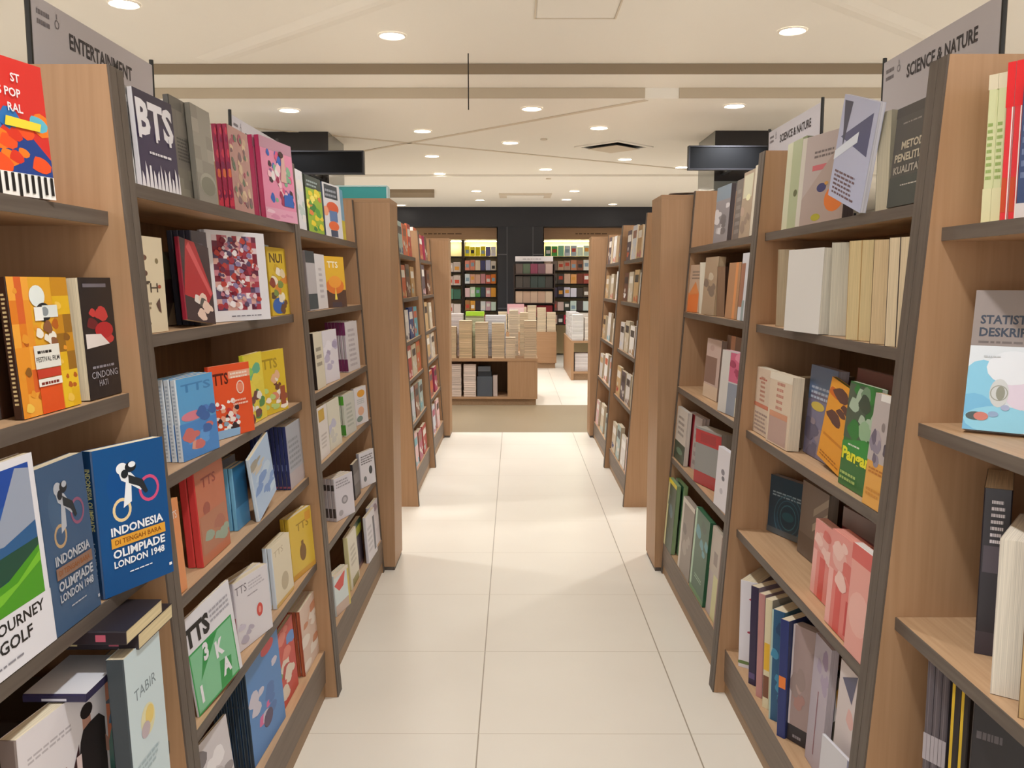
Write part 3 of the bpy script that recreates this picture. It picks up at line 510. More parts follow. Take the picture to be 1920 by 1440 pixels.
item('RA', 2, 'S', 1826, 1880, 915, .19, S('black spined book with white lettering curling a paper cover', '#262027', None, [LN(.1, .2, .9, .9, 6, '#3d353e', 3)], [LN(.3, .6, .8, .95, 9, '#d0c8cc', 4), R(0, .0, 1, .14, '#3a3138'), R(.1, .5, .9, .66, '#4d434c')]), yaw=60, sb=.07)
item('RA', 2, 'P', 1856, 1914, 1010, .2, S('thick white fore-edge standing at the shelf lip', '#cfc4b6', '#b9ab9b', pg='#e6dccb'), yaw=42, sb=.012)
item('RA', 2, 'P', 1908, 1930, 1020, .2, S('tan paged book after the white fore-edge', '#6b5136', None, pg='#c9a876'), yaw=42, sb=.012)
item('RA', 3, 'S', 1722, 1764, 1236, .18, S('grey spined journal with pale band', '#5a5155', None, [], [R(0, .4, 1, .56, '#a89fa3'), R(.45, 0, .52, 1, '#7d7377')]), n=3, yaw=30, sb=.03)
item('RA', 3, 'S', 1766, 1800, 1266, .18, S('black textbook with yellow edged spine', '#2a2320', None, [], [R(.1, 0, .42, 1, '#c9a52c')]), n=2, yaw=30, sb=.03)
item('RA', 3, 'F', 1800, 1900, 1272, .03, S('black science textbook with ghostly title', '#221d1f', '#2c2527', [LN(.1, .78, .7, .86, 1, '#5a5356', 6), BL(.1, .1, .9, .5, 8, .15, .06, ['#332c2e', '#4a4346', '#2b2527'], 3)]), yaw=48, lean=3, sb=.03)
# --- middle bay, top shelf
item('RB', 0, 'F', 1462, 1496, 272, .03, S('pale sage book with olive back band', '#a9b08c', '#8c9472', [R(.0, 0, .3, 1, '#c9c8ac'), E(.62, .4, .1, .04, '#5a5f40'), R(.8, 0, 1, 1, '#7d8560')], pg='#8d9478'), sb=.02, lean=3)
item('RB', 0, 'F', 1490, 1577, 262, .035, S('mauve grey research book with orange and navy dots', '#b1a29d', '#c9c0b4', [R(0, 0, .1, 1, '#c9c1b4'), LN(.3, .74, .8, .84, 2, '#6d6260', 8), R(.28, .6, .8, .66, '#c2646a'), G([(.1, 0), (.1, .3), (.75, .78), (1, .7), (1, 0)], '#a8958c'), E(.8, .26, .2, .14, '#d9742c'), E(.52, .4, .1, .05, '#3a3a6a'), E(.8, .43, .1, .035, '#a03a34'), E(.45, .08, .1, .04, '#a8a02c'), E(.62, .44, .04, .02, '#c9903a')], pg='#4d4547'), sb=.01, lean=4)
item('RB', 0, 'F', 1562, 1630, 228, .014, S('white and indigo book tilted against its neighbour', '#b8bcd6', '#d9d8e2', [G([(.1, .6), (.9, .9), (.9, .5)], '#4a4f78'), G([(.05, .95), (.3, .95), (.2, .5)], '#3a3d58'), LN(.1, .05, .8, .3, 6, '#6b4f58', 4), G([(.0, .45), (.6, .7), (.6, .6), (.0, .36)], '#dde4f0')], pg='#d6d4dc'), sb=0.006, roll=16, lean=2)
item('RB', 0, 'P', 1640, 1664, 212, .19, S('cream fore-edge standing next to the black research book', '#8f8a7a', None, pg='#cfc6ae'), sb=.012, yaw=12)
item('RB', 0, 'F', 1662, 1738, 208, .035, S('charcoal research methods book with cream title lines', '#474441', '#3a3835', [R(0, .9, 1, 1, '#3f3b39'), LN(.2, .82, .8, .85, 1, '#8f8983', 2), R(0, 0, 1, .3, '#3b403c'), T('METODE', .22, .57, .075, '#bfb49c', .62, .03), T('PENELITIAN', .08, .45, .075, '#bfb49c', .82, .03), T('KUALITATIF', .08, .33, .07, '#aaa294', .82, .03), LN(.3, .2, .75, .225, 1, '#b9b3a8', 4)], pg='#8a8680'), sb=.006, lean=4)
# second shelf: fore-edges out
item('RB', 1, 'P', 1452, 1484, 468, .19, S('tan backed book leaning at the second shelf end', '#b08a64', None, pg='#c9b79a'), sb=.02, yaw=5)
item('RB', 1, 'F', 1483, 1550, 470, .035, S('blank white book pushed out over the shelf lip', '#dcd8d2', '#c9c4bb', [], pg='#d8d0c0'), sb=-0.012, lean=2, yaw=6)
item('RB', 1, 'P', 1553, 1588, 455, .19, S('thick ivory fore-edge', '#b9b2a0', None, pg='#d2cbb8'), sb=0.012, yaw=20)
item('RB', 1, 'P', 1585, 1632, 452, .19, S('yellowed fore-edge, one of a tight pair', '#b5925e', None, pg='#d6bf90'), sb=-.004, yaw=20, n=2)
item('RB', 1, 'P', 1630, 1660, 450, .19, S('tan fore-edge with dark gap', '#5a4630', None, pg='#cfb48c'), sb=-.004, yaw=20)
item('RB', 1, 'P', 1658, 1700, 446, .19, S('cream fore-edge beside the upright', '#463c3a', None, pg='#d9c4a2'), sb=-.004, yaw=22, n=2)
# third shelf
item('RB', 2, 'F', 1406, 1436, 686, .03, S('white dictionary with red rule and tall type', '#d2bda8', '#d8cbb6', [LN(.2, .82, .8, .87, 1, '#b8675a', 2), LN(.3, .5, .6, .9, 6, '#b9806e', 3), R(0, .4, 1, .46, '#c97a62'), LN(.1, .05, .9, .35, 5, '#a58f86', 4)], pg='#e2d4bc'), sb=.02, lean=3)
item('RB', 2, 'F', 1437, 1478, 697, .035, S('cream dictionary with pink foot', '#d8c4ac', '#d2bfa6', [LN(.35, .5, .7, .92, 5, '#bd8070', 6), R(.1, .38, .9, .46, '#cf9476'), R(.1, .02, .9, .38, '#b99a8e'), R(0, .9, 1, 1, '#e2d8c6')], pg='#e0d0b8'), sb=.014, lean=3)
item('RB', 2, 'P', 1480, 1502, 706, .18, S('thin cream fore-edge', '#8f7a66', None, pg='#d6c6aa'), sb=0.06, yaw=15, n=2)
item('RB', 2, 'F', 1502, 1550, 684, .03, S('slate blue comic biography with purple crowd', '#76728a', '#5a5866', [R(0, .62, 1, 1, '#5b6e8c'), R(.1, .62, .9, .72, '#6a6478'), LN(.1, .64, .9, .8, 3, '#a9b3c4', 3), E(.4, .56, .25, .05, '#c9b04a'), BL(.1, .02, .9, .5, 16, .16, .07, ['#7d7484', '#8f7f88', '#5f5a70', '#94888a'], 4)], pg='#a59a9c'), sb=0.062, lean=4)
item('RB', 2, 'F', 1530, 1578, 720, .012, S('orange craft book with dark head, tilted', '#e29a2e', '#d88a28', [BL(.2, .5, .9, .95, 8, .25, .06, ['#c9641e', '#8a3a2a', '#e8ac4a', '#5c3b34'], 3), LN(.1, .05, .9, .12, 2, '#a8641a', 4), R(.1, .3, .9, .33, '#c97f22')], pg='#7d7a4a'), sb=0.045, lean=6, roll=8)
item('RB', 2, 'F', 1570, 1626, 714, .014, S('green farming book with yellow title', '#2f6a34', '#31713a', [R(0, .46, .62, .98, '#4b5a4a'), BL(.1, .5, .9, .95, 14, .16, .07, ['#6d8a6c', '#3a4a3c', '#8fb08a', '#2f7a38', '#a5b8a0'], 3), G([(.0, .42), (.7, .5), (1, .46), (1, .3), (0, .33)], '#2f8a3a'), T('Pangan', .04, .26, .11, '#e2dc2c', .9, .04), LN(.05, .06, .6, .16, 2, '#a8bf6a', 3), LN(.2, .4, .7, .43, 1, '#d8dcc8', 2)], pg='#c9ccb8'), sb=0.022, lean=5)
item('RB', 2, 'F', 1620, 1676, 738, .014, S('grey and orange gardening book with tool drawings', '#dca04a', '#c98f3e', [R(0, .4, 1, 1, '#b5aaa6'), R(.2, .94, 1, 1, '#e2ddd6'), BL(.1, .4, .9, .62, 12, .08, .06, ['#6a6272', '#8a8290', '#4d4652', '#a59aa0'], 5), E(.4, .72, .06, .04, '#8a7f7c'), LN(.1, .3, .85, .36, 2, '#b8702a', 3), LN(.1, .1, .6, .18, 2, '#c98a36', 5)], pg='#d8cfc0'), sb=0.002, lean=5)
item('RB', 2, 'F', 1586, 1660, 690, .016, S('maroon backed book behind the farming book', '#7a4a44', '#6d4440', [], pg='#b9a89c'), sb=0.1, lean=4)
# fourth shelf
item('RB', 3, 'F', 1432, 1500, 886, .03, S('dark teal research book with ringed pattern', '#2b4150', '#8d8688', [LN(.1, .66, .9, .76, 2, '#8fa3b0', 3), RING(.55, .35, .38, .02, '#3f6678'), RING(.55, .35, .3, .02, '#3a5f72'), RING(.55, .35, .22, .02, '#41707f'), R(.0, 0, 1, .1, '#5a5f62'), E(.55, .36, .16, .08, '#2f5a68')], pg='#b5aeae'), sb=0.1, lean=3)
item('RB', 3, 'F', 1494, 1542, 900, .03, S('brown grey book with slanting stripes', '#7d6e64', '#6d6058', [G([(.5, .5), (1, .75), (1, .65), (.5, .4)], '#b9ab98'), G([(.5, .7), (1, .95), (1, .85), (.5, .6)], '#a89a88'), R(0, 0, 1, .3, '#6a5c54')], pg='#8f8378'), sb=0.13, lean=3)
red4 = lambda k: [R(0, 0, .2, 1, '#e8a8a0'), R(.35, .0, .6, .55, '#d04a44'), R(0, .6, 1, 1, '#dc8d84'), R(.8, .05, 1, .4, '#c22f30'), E(.4, .75, .3, .12, '#e0a89e'), BL(.1, .5, .9, .9, 6, .2, .08, ['#e3a79c', '#d0645c', '#e8bdb2'], k)]
item('RB', 3, 'F', 1518, 1556, 972, .03, S('coral textbook, first of the coral pair', '#dd8078', '#e0a098', red4(3), pg='#eab4a4'), sb=0.05, lean=3)
item('RB', 3, 'F', 1545, 1588, 992, .04, S('coral textbook with bright red block', '#da746c', '#e2988e', red4(6), pg='#e89c8c'), sb=0.012, lean=3)
item('RB', 3, 'F', 1590, 1646, 1024, .022, S('pink textbook with pale blue edge', '#e09c90', '#e0a79c', [R(.0, .85, .7, 1, '#cf5a54'), R(.75, 0, 1, 1, '#b3c4cc'), G([(.7, 0), (.75, .6), (1, .4), (1, 0)], '#d8cfc8'), E(.4, .4, .35, .2, '#e6aea2')], pg='#e6dcd4'), sb=.002, lean=3)
item('RB', 3, 'F', 1565, 1650, 950, .03, S('dark red book deep behind the pink textbook', '#6a2024', '#5a1c20', [R(0, .8, 1, 1, '#7d6a66')], pg='#8f7f7a'), sb=.09, lean=3)
# bottom shelf
item('RB', 4, 'S', 1369, 1402, 1068, .17, S('white book with small red flowers', '#b9b2b8', '#dcd8de', [], [E(.7, .8, .2, .015, '#b03a52'), E(.75, .58, .15, .02, '#b03a52'), E(.65, .42, .2, .015, '#a03348'), E(.3, .06, .5, .02, '#6a7f4a')]), yaw=28, sb=.012)
item('RB', 4, 'S', 1402, 1416, 1098, .17, S('deep purple slim book', '#9c8c94', '#2f2444', [], [R(.1, .06, .9, .12, '#5a4a78')]), yaw=32, sb=.012)
item('RB', 4, 'S', 1416, 1428, 1112, .17, S('dusty pink slim book', '#a08a90', '#b98480'), yaw=32, sb=.012)
item('RB', 4, 'S', 1428, 1441, 1122, .17, S('cream and yellow slim book', '#a89a86', '#d8cba8', [], [R(.1, .35, .9, .6, '#dfae2e'), R(.1, .1, .9, .3, '#7a4a34')]), yaw=32, sb=.012)
item('RB', 4, 'S', 1441, 1465, 1142, .17, S('petrol blue textbook with light edge', '#3d6474', '#28567a', [R(0, .9, 1, 1, '#6d8f94')], [R(.0, 0, .12, 1, '#a9bfb4'), BL(.2, .1, .9, .9, 8, .3, .05, ['#2f6f98', '#1f3f64', '#3f87a8'], 3)]), yaw=34, sb=.012)
item('RB', 4, 'S', 1462, 1478, 1164, .17, S('royal blue textbook with orange label', '#2c3356', '#25326b', [], [R(.1, .42, .9, .52, '#e07a34')]), yaw=34, sb=.012)
item('RB', 4, 'F', 1475, 1516, 1172, .035, S('mauve book with black foot band', '#a08a86', '#c9bab8', [R(0, 0, 1, .14, '#2f2a2e'), LN(.25, .04, .75, .09, 1, '#8f898d', 2), R(0, .14, .08, 1, '#cfc2c2'), BL(.2, .3, .9, .6, 6, .2, .08, ['#a98078', '#98847f', '#b0968e'], 4)], pg='#b9aaa4'), yaw=30, sb=0.03, lean=2)
item('RB', 4, 'F', 1508, 1536, 1186, .02, S('pale lilac book with violet flower', '#b3a8b2', '#c2b8bf', [BL(.3, .6, .9, .9, 7, .14, .06, ['#6d5678', '#8f7a98', '#a596ac'], 3), R(.45, .1, .5, .6, '#8a5560')], pg='#c9bcc0'), sb=0.05, lean=3)
item('RB', 4, 'F', 1522, 1556, 1232, .014, S('tilted dark grey book with ochre chevron', '#5f574d', '#2a2426', [G([(.1, .3), (.5, .7), (.9, .95), (.9, .75), (.5, .45), (.3, .2)], '#b5893c'), G([(.4, .8), (.7, .95), (.9, .6), (.7, .5)], '#cfc9c6'), R(0, 0, 1, .12, '#a0754c')], pg='#2f2826'), sb=0.075, roll=5, lean=3)
item('RB', 4, 'F', 1548, 1612, 1245, .03, S('white book with rose sketch', '#cfc2c0', '#d8ced0', [BL(.3, .45, .9, .85, 7, .1, .06, ['#c48a86', '#b5736e', '#d8a9a2'], 3), G([(.1, .9), (.5, 1), (.4, .8)], '#4a4a68')], pg='#d6d2da'), sb=0.012, lean=3)
item('RB', 4, 'F', 1528, 1606, 1378, .008, S('blank white leaflet holder standing at the lip', '#cbc8cc', '#c2bfc4', [R(.62, 0, .67, 1, '#7d7f9a'), R(.67, 0, 1, 1, '#d6d8e6')], pg='#d8d6dc'), sb=-.012, lean=3)
# --- end bay
item('RC', 0, 'F', 1336, 1362, 354, .02, S('grey comic with silver figures', '#8d8688', '#a39c9e', [R(0, .75, 1, 1, '#7d8c9a'), BL(.1, .1, .9, .75, 12, .18, .07, ['#b5adae', '#6b6466', '#cfc8c8', '#8a7f86'], 4)], pg='#5a5254'), sb=.012, lean=4)
item('RC', 0, 'F', 1372, 1386, 340, .02, S('dark spined journal near the grey comic', '#6a5f5a', None, [LN(.2, .1, .8, .9, 6, '#8a807a', 3)], pg='#a89c94'), sb=.02)
item('RC', 0, 'F', 1384, 1404, 326, .025, S('tan book with cream sticker', '#a58f78', '#b5a58c', [R(.1, .6, .9, .95, '#c9c2a6'), E(.6, .6, .2, .05, '#e3dcae'), BL(.1, .1, .9, .5, 6, .2, .08, ['#b59a86', '#8f7a6a'], 3)], pg='#b5a596'), sb=.01)
item('RC', 0, 'F', 1404, 1418, 312, .025, S('tall cream book beside the bay upright', '#cfc3ae', '#d6cab4', [R(.6, 0, .8, 1, '#a08c74')], pg='#e0d6c2'), sb=.004)
item('RC', 1, 'F', 1286, 1310, 498, .022, S('grey book with bright orange foot', '#c2a68f', '#b8a08a', [R(.0, .0, .8, .4, '#e0793a'), G([(0, .35), (.5, .65), (.8, .4)], '#d8874e'), LN(.2, .7, .8, .9, 3, '#8f7f72', 3)], pg='#d8c8ae'), sb=.014)
item('RC', 1, 'P', 1310, 1324, 492, .18, S('white edged thin book', '#a08a72', None, pg='#ddd2be'), sb=.014, yaw=12)
item('RC', 1, 'F', 1316, 1340, 484, .03, S('tan paperback with grey picture', '#a89076', '#b8a084', [BL(.1, .3, .8, .7, 6, .2, .08, ['#8a7a6a', '#c4b49c', '#7d6c5e'], 3)], pg='#c6ae8c'), sb=.01)
item('RC', 1, 'P', 1343, 1358, 500, .18, S('brown thin book with white label', '#6d5244', None, pg='#8f7058'), sb=.02, yaw=12)
item('RC', 1, 'F', 1358, 1380, 494, .025, S('terracotta paperback with cream edge', '#b0825e', '#a87a58', [R(.6, 0, .8, 1, '#d89058')], pg='#d6c0a0'), sb=.014)
item('RC', 1, 'F', 1381, 1403, 476, .03, S('silver white book with brown stripe', '#cfcdd0', '#c6c2c6', [R(.0, .2, .35, .85, '#9c6a54'), R(.3, 0, .5, .3, '#8f9c9c')], pg='#d9d6d8'), sb=.004)
item('RC', 2, 'F', 1318, 1344, 634, .022, S('pinkish white small book', '#c6ada2', '#bda89e', [R(0, .0, 1, .22, '#d6c0a8'), R(0, .25, .8, .7, '#8a6c60'), E(.4, .85, .15, .05, '#b89a8f')], pg='#a08c80'), sb=.05)
item('RC', 2, 'F', 1345, 1384, 656, .03, S('white and rose book with slate foot', '#c9c4c2', '#b9b4b2', [R(.4, .52, 1, .98, '#c9607e'), BL(.45, .55, .95, .95, 8, .15, .06, ['#b8406a', '#dd8aa0', '#a03a5a'], 3), R(.4, .0, 1, .5, '#8b93a0'), R(.0, 0, .4, 1, '#cfcac4'), R(.8, 0, 1, .3, '#d9d2b8')], pg='#e0b4bc'), sb=.006)
item('RC', 2, 'F', 1352, 1378, 628, .02, S('brown book behind the rose one', '#7d5f50', None, [R(.3, .6, .6, 1, '#c08a6a')], pg='#6d5040'), sb=.08)
item('RC', 3, 'F', 1264, 1282, 760, .02, S('white book with dark green foot', '#c6bdb4', '#b9b0a8', [R(0, .0, 1, .36, '#2f4438'), E(.5, .2, .3, .06, '#5a7a66'), LN(.2, .5, .8, .9, 4, '#98908a', 3)], pg='#cfc6bc'), sb=.02)
item('RC', 3, 'F', 1282, 1308, 772, .016, S('red striped journal from a white set', '#b8aca8', '#a83a40', [R(.3, .0, .5, 1, '#b33a44'), LN(.6, .1, .9, .9, 5, '#8d8280', 3)], pg='#d6c6c0'), sb=0.035, n=2)
item('RC', 3, 'F', 1300, 1347, 800, .06, S('thick box set with red bands around grey', '#8f8f8c', '#8f8f8c', [R(0, .72, 1, .96, '#b52a30'), R(0, .0, 1, .22, '#a82a30'), R(.2, .76, .8, .92, '#a02a30')], pg='#b8b0a4'), sb=0.0, lean=2)
item('RC', 3, 'F', 1337, 1364, 836, .02, S('white book with three small grey dots', '#dad5da', '#cfcad0', [E(.45, .62, .12, .05, '#7d7a84'), E(.5, .52, .1, .04, '#5f5c66'), E(.45, .3, .1, .05, '#b5b0b8')], pg='#e2dde0'), sb=.0)
item('RC', 4, 'F', 1236, 1262, 884, .02, S('tall dark green magazine with yellow frame', '#40503f', '#c9b82c', [R(0, .94, 1, 1, '#d8c42a'), R(0, 0, .18, .94, '#d6d0a0'), BL(.25, .1, .95, .85, 9, .18, .08, ['#55685a', '#33423a', '#5f7a80', '#48564c'], 3)], pg='#8fa57a'), sb=.0, w=.2)
item('RC', 4, 'F', 1256, 1284, 896, .022, S('leaf green book with white edges', '#7f9f76', '#5f8f58', [R(.0, 0, .25, 1, '#cfd8c4'), R(.4, .5, 1, 1, '#3f6f4c'), R(.25, 0, .5, .5, '#8fc070')], pg='#9fc08c'), sb=.03, w=.2)
item('RC', 4, 'F', 1270, 1300, 930, .024, S('grey brown book with pale border', '#8a7d72', '#9a8d80', [R(.0, 0, .15, 1, '#cfc6ba'), R(0, .94, 1, 1, '#cfc6ba'), BL(.3, .3, .9, .7, 5, .16, .08, ['#6d625c', '#a0948a'], 3)], pg='#a5988c'), sb=.004, w=.25)
item('RC', 4, 'F', 1292, 1326, 950, .024, S('bottle green hardback with mint edge', '#28553c', '#9fc4a8', [R(0, 0, .12, 1, '#a8c8ac'), BL(.2, .5, .9, .9, 5, .18, .08, ['#3a7a6a', '#1f4430', '#4f8f9a'], 3), LN(.3, .2, .8, .26, 2, '#8fae98', 3), R(0, 0, 1, .06, '#4a7a44')], pg='#3f6a4c'), sb=.004, w=.26)
item('RC', 4, 'F', 1322, 1343, 985, .02, S('pale mauve and lime book', '#b0a2a0', '#bdb0ae', [R(.4, .0, .9, .5, '#c9c48e'), R(.0, .5, 1, 1, '#b5a89a'), R(.3, .6, .6, .75, '#8a7a72')], pg='#b8ac9a'), sb=0.012)
item('RC', 4, 'F', 1338, 1352, 1010, .02, S('white rose book near the bay upright', '#c9b4aa', '#b39c92', [R(.0, 0, .3, 1, '#8f6a60')], pg='#d9c9bc'), sb=0.0)
# ------------------------------------------------------------------ the second run of cases: cover-out books, one by one
CN = {'#5fa8b8': 'sea blue', '#c4623c': 'rust orange', '#b0403c': 'brick red', '#d8d2cc': 'white', '#cdbfa6': 'cream', '#4f8a3a': 'leaf green', '#24407c': 'deep blue', '#8a5a44': 'chestnut', '#5a5058': 'slate', '#e0b8b8': 'pale pink',
      '#9fb4b0': 'grey green', '#c9a878': 'tan', '#b89a3c': 'mustard', '#a83a5c': 'raspberry', '#c9ccd4': 'silver', '#6f4a3a': 'cocoa', '#f0ece6': 'bright white', '#b08a5a': 'amber brown'}
def far_books(case, rows, seed, w=.2):
    rnd = random.Random(seed); K = CASES[case]; s, ux, sx, sl, xb = K['P']
    for i, cols in enumerate(rows):
        z = K['sh'][i]; n = len(cols); span = (K['y1'] - K['y0'] - .06) / n; seen = {}
        for j, c in enumerate(cols):
            bw = min(w + .05 * rnd.random(), span - .012); h = min(.2 + .05 * rnd.random(), (K['sh'][i - 1] - .034 - z) if i else .3); t = .014 + .02 * rnd.random()
            c2 = rnd.choice(list(CN)); y = K['y0'] + .03 + span * (j + (1 if s > 0 else 0))
            sp = S('', c, c2 if rnd.random() < .4 else c, [R(.1, .62, .9, .85, rnd.choice(['#e8e2d8', '#3a3434', c2])), BL(.1, .1, .9, .55, 5, .2, .09, [c2, c, '#d8d0c4'], j + 1)], pg='#dccdb2')
            me = book_meshes(sp, bw, h, t); rot = (pi / 2 if s < 0 else -pi / 2)
            R3 = Matrix.Rotation(rot, 3, 'Z') @ Matrix.Rotation(-radians(4), 3, 'X')
            X = s * (sx + sl * z + .012)
            depth = 1 + (rnd.random() < .0)
            loc = Vector((X, y, z + .0006 + t * sin(radians(4))))
            nm = CN[c]; k = seen.get(nm, 0); seen[nm] = k + 1
            lab = f"{nm} book{'' if not k else ' again'}, {ORD[j] if s < 0 else ORD[n - 1 - j]} along {SHN[len(K['sh'])][i]} shelf, {BAY[case]}"
            add_book(me, loc, R3, lab, f"books on the {SHN[len(K['sh'])][i]} shelf of the {BAY[case]}")
c = {v: k for k, v in CN.items()}
def cs(t): return [c[x.strip()] for x in t.split(',')]
far_books('LD', [cs('sea blue,grey green,rust orange,brick red'), cs('chestnut,rust orange,cocoa,amber brown'), cs('leaf green,white,deep blue,sea blue'), cs('pale pink,brick red,cream,rust orange'), cs('slate,silver,chestnut,grey green'), cs('cream,pale pink,raspberry,brick red')], 3)
far_books('LE', [cs('rust orange,brick red,cocoa'), cs('silver,slate,cocoa'), cs('chestnut,tan,cream'), cs('grey green,tan,cream'), cs('brick red,rust orange,raspberry'), cs('slate,silver,pale pink')], 5)
far_books('RD', [cs('bright white,amber brown,silver,slate'), cs('bright white,tan,cream,cocoa'), cs('silver,bright white,cream,white'), cs('cream,white,slate,tan'), cs('pale pink,white,grey green,cream')], 7)
far_books('RE', [cs('cocoa,white,slate'), cs('bright white,cream,tan'), cs('cream,white,tan'), cs('silver,bright white,white'), cs('grey green,cream,pale pink')], 9)

# lying books and the small card in the front bay
def lay(case, shelf, px_l, label, bw, bh, bt, spec, zb, sb, yaw=0):
    K = CASES[case]; s, ux, sx, sl, xb = K['P']; z = K['sh'][shelf]
    X = s * (sx + sl * z + sb); Y = y_at(px_l, X, zb)
    me = book_meshes(spec, bw, bh, bt)
    # spine towards the camera (-Y), front cover up, fore-edge away; its foot towards the aisle
    R3 = Matrix.Rotation(radians(90 + yaw), 3, 'Z') @ Matrix.Rotation(-pi / 2, 3, 'X')
    loc = Vector((X, Y, zb)); cor = [R3 @ Vector((a, b, c)) for a in (0, bw) for b in (0, bt) for c in (0, bh)]
    mx = max(c.x for c in cor); mn = min(c.z for c in cor)
    o = add_book(me, loc - Vector((mx, 0, mn)), R3, label, 'flat books in the entertainment front bay')
    return o
LZ = CASES['LA']['sh'][3]
blk = lambda d, e='#4a2630': S(d, '#262025', '#2a2228', [LN(.2, .4, .8, .5, 2, '#4a4248', 3)], [R(.25, .62, .75, .82, '#c9b98a') if e else R(0, 0, 1, .02, '#2a2228'), R(.25, .2, .75, .3, '#b8576a')], pg='#e6d3a8')
# the pile: closed dark books up to the two thick ones that stick out
zt = LZ + .0008
for k, (t, lab) in enumerate(((.045, 'undermost dark book of the flat pile at the lowest shelf in view'), (.045, 'second dark book up in the flat pile'), (.04, 'third dark book up in the flat pile'), (.034, 'dark book at the top of the shaded flat pile'))):
    lay('LA', 3, 96, lab + ', entertainment front bay', .17, .2, t, S('', '#3a302c', '#2e2522', [R(.05, .05, .95, .95, '#40352f')], pg='#6b5a48'), zt, .1); zt += t + .0006
zt2 = CASES['LA']['sh'][3] + .001
for k, (t, pl, sb_, lab) in enumerate(((.19, 0, 0, None), (.027, 260, -.04, 'lower thick dark book lying flat with cream edges towards the aisle'), (.024, 237, -.04, 'upper thick dark book lying flat below the cycling books'))):
    if lab: lay('LA', 3, pl, lab, .15, .17, t, blk(''), zt2, sb_); zt2 += t + .0008
    else: zt2 = z_at(1229, -.64, y_at(260, -.64, .75))
mb_ = next(o for o in BOOKS if 'seen from behind' in o['label']); MANTOP = max((mb_.matrix_world @ Vector(c_)).z for ch in mb_.children for c_ in ch.bound_box) + .001
lay('LA', 3, 160, 'white backed thin book with navy cover lying on the white book', .15, .1, .014, S('', '#dcdce2', '#2e2a4a', [], [R(.2, .3, .5, .7, '#c9c9d6')], pg='#3a3450', b='#2e2a4a'), MANTOP, -.0)

# ------------------------------------------------------------------ section signs on the cases
def section_sign(s, x, y0, y1, z0, z1, label, text, near_post):
    base = (s * x, (y0 + y1) / 2, z0); L = y1 - y0; h = z1 - z0
    r = thing('section_sign', label, 'sign', base, 0, 'section signs on the cases')
    mb = MB(); mb.box(-.004, .004, -L / 2, L / 2, 0, h, lin('#c9c4c9'))
    mb.obj('panel', PRINT, r)
    lt = MB(); ART = [T(text, .25, .6, .18, '#3a353a', .53 if s < 0 else .6, .03)]
    LOGO = [LN(.03, .7, .12, .92, 2, '#7d777c', 3), RING(.165, .8, .016, .005, '#7d777c'), R(.162, .86, .168, .92, '#7d777c')]
    P = (lambda a, b, l: (.0045 + l, a - L / 2, b)) if s < 0 else (lambda a, b, l: (-.0045 - l, L / 2 - a, b))
    draw(lt, ART, L, h, P); lt.obj('lettering', PRINT, r)['label'] = 'dark lettering'
    lt = MB(); draw(lt, LOGO, L, h, P); lt.obj('logo', PRINT, r)['label'] = 'small grey shop logo'
    for yy in (-L / 2 - .006, L / 2 + .006):
        mb = MB(); mb.cyl(0, yy, (1.6408 if s < 0 else 1.6158) - z0, h + .015, .006, 10); mb.obj('post', METAL, r)['label'] = 'slim black post'
    mb = MB(); mb.box(-.003, .003, -L / 2, L / 2, -.012, 0); mb.obj('rail', METAL, r)
section_sign(-1, .985, 1.85, 2.45, 1.855, 2.035, 'grey hanging sign reading entertainment above the crossword bookcase', 'ENTERTAINMENT', True)
section_sign(-1, .985, 3.12, 3.72, 1.855, 2.03, 'white sign panel standing behind the pink idol magazines', 'ENTERTAINMENT', True)
section_sign(1, 1.065, 1.99, 2.60, 1.89, 2.075, 'grey sign reading science and nature above the middle science bookcase', 'SCIENCE & NATURE', True)
section_sign(1, 1.065, 3.12, 3.74, 1.91, 2.07, 'white science and nature sign behind the sage green book', 'SCIENCE & NATURE', True)

# teal label box and papers on the end cabinets
t = thing('label_box', 'teal label box lying on the entertainment end cabinet', 'box', (-.745, 4.36, 1.856))
mb = MB(); mb.box(-.125, .125, -.04, .04, 0, .055, lin('#3f9c9c')); mb.obj('body', PRINT, t)
mb = MB(); mb.box(-.128, .128, -.043, .043, .0555, .062, lin('#b8d6d6')); mb.box(.1255, .131, -.043, .043, 0, .055, lin('#c9dfe2')); mb.obj('clear_lid', PRINT, t)
for k, (px, py, rz, lab) in enumerate(((.86, 4.38, .1, 'sheet of white paper lying on the science end cabinet'), (.9, 4.47, -.2, 'second white sheet half under the first on the science end cabinet'))):
    mb = MB(); n = 6
    for i in range(n):
        for j in range(4):
            f = lambda a, b: ((a / n - .5) * .21, (b / 4 - .5) * .15, .003 + .02 * (a / n) ** 2 * (k == 0) + .003 * sin(b * 1.5 + a))
            mb.poly([f(i, j), f(i + 1, j), f(i + 1, j + 1), f(i, j + 1)], lin('#e6e2e0'))
    o = mb.obj('paper_sheet', PRINT); o.location = (px, py, 1.8715 + .004 * (1 - k)); o.rotation_euler = (0, 0, rz); tag(o, lab, 'paper')
    o.modifiers.new('thickness', 'SOLIDIFY').thickness = .0008

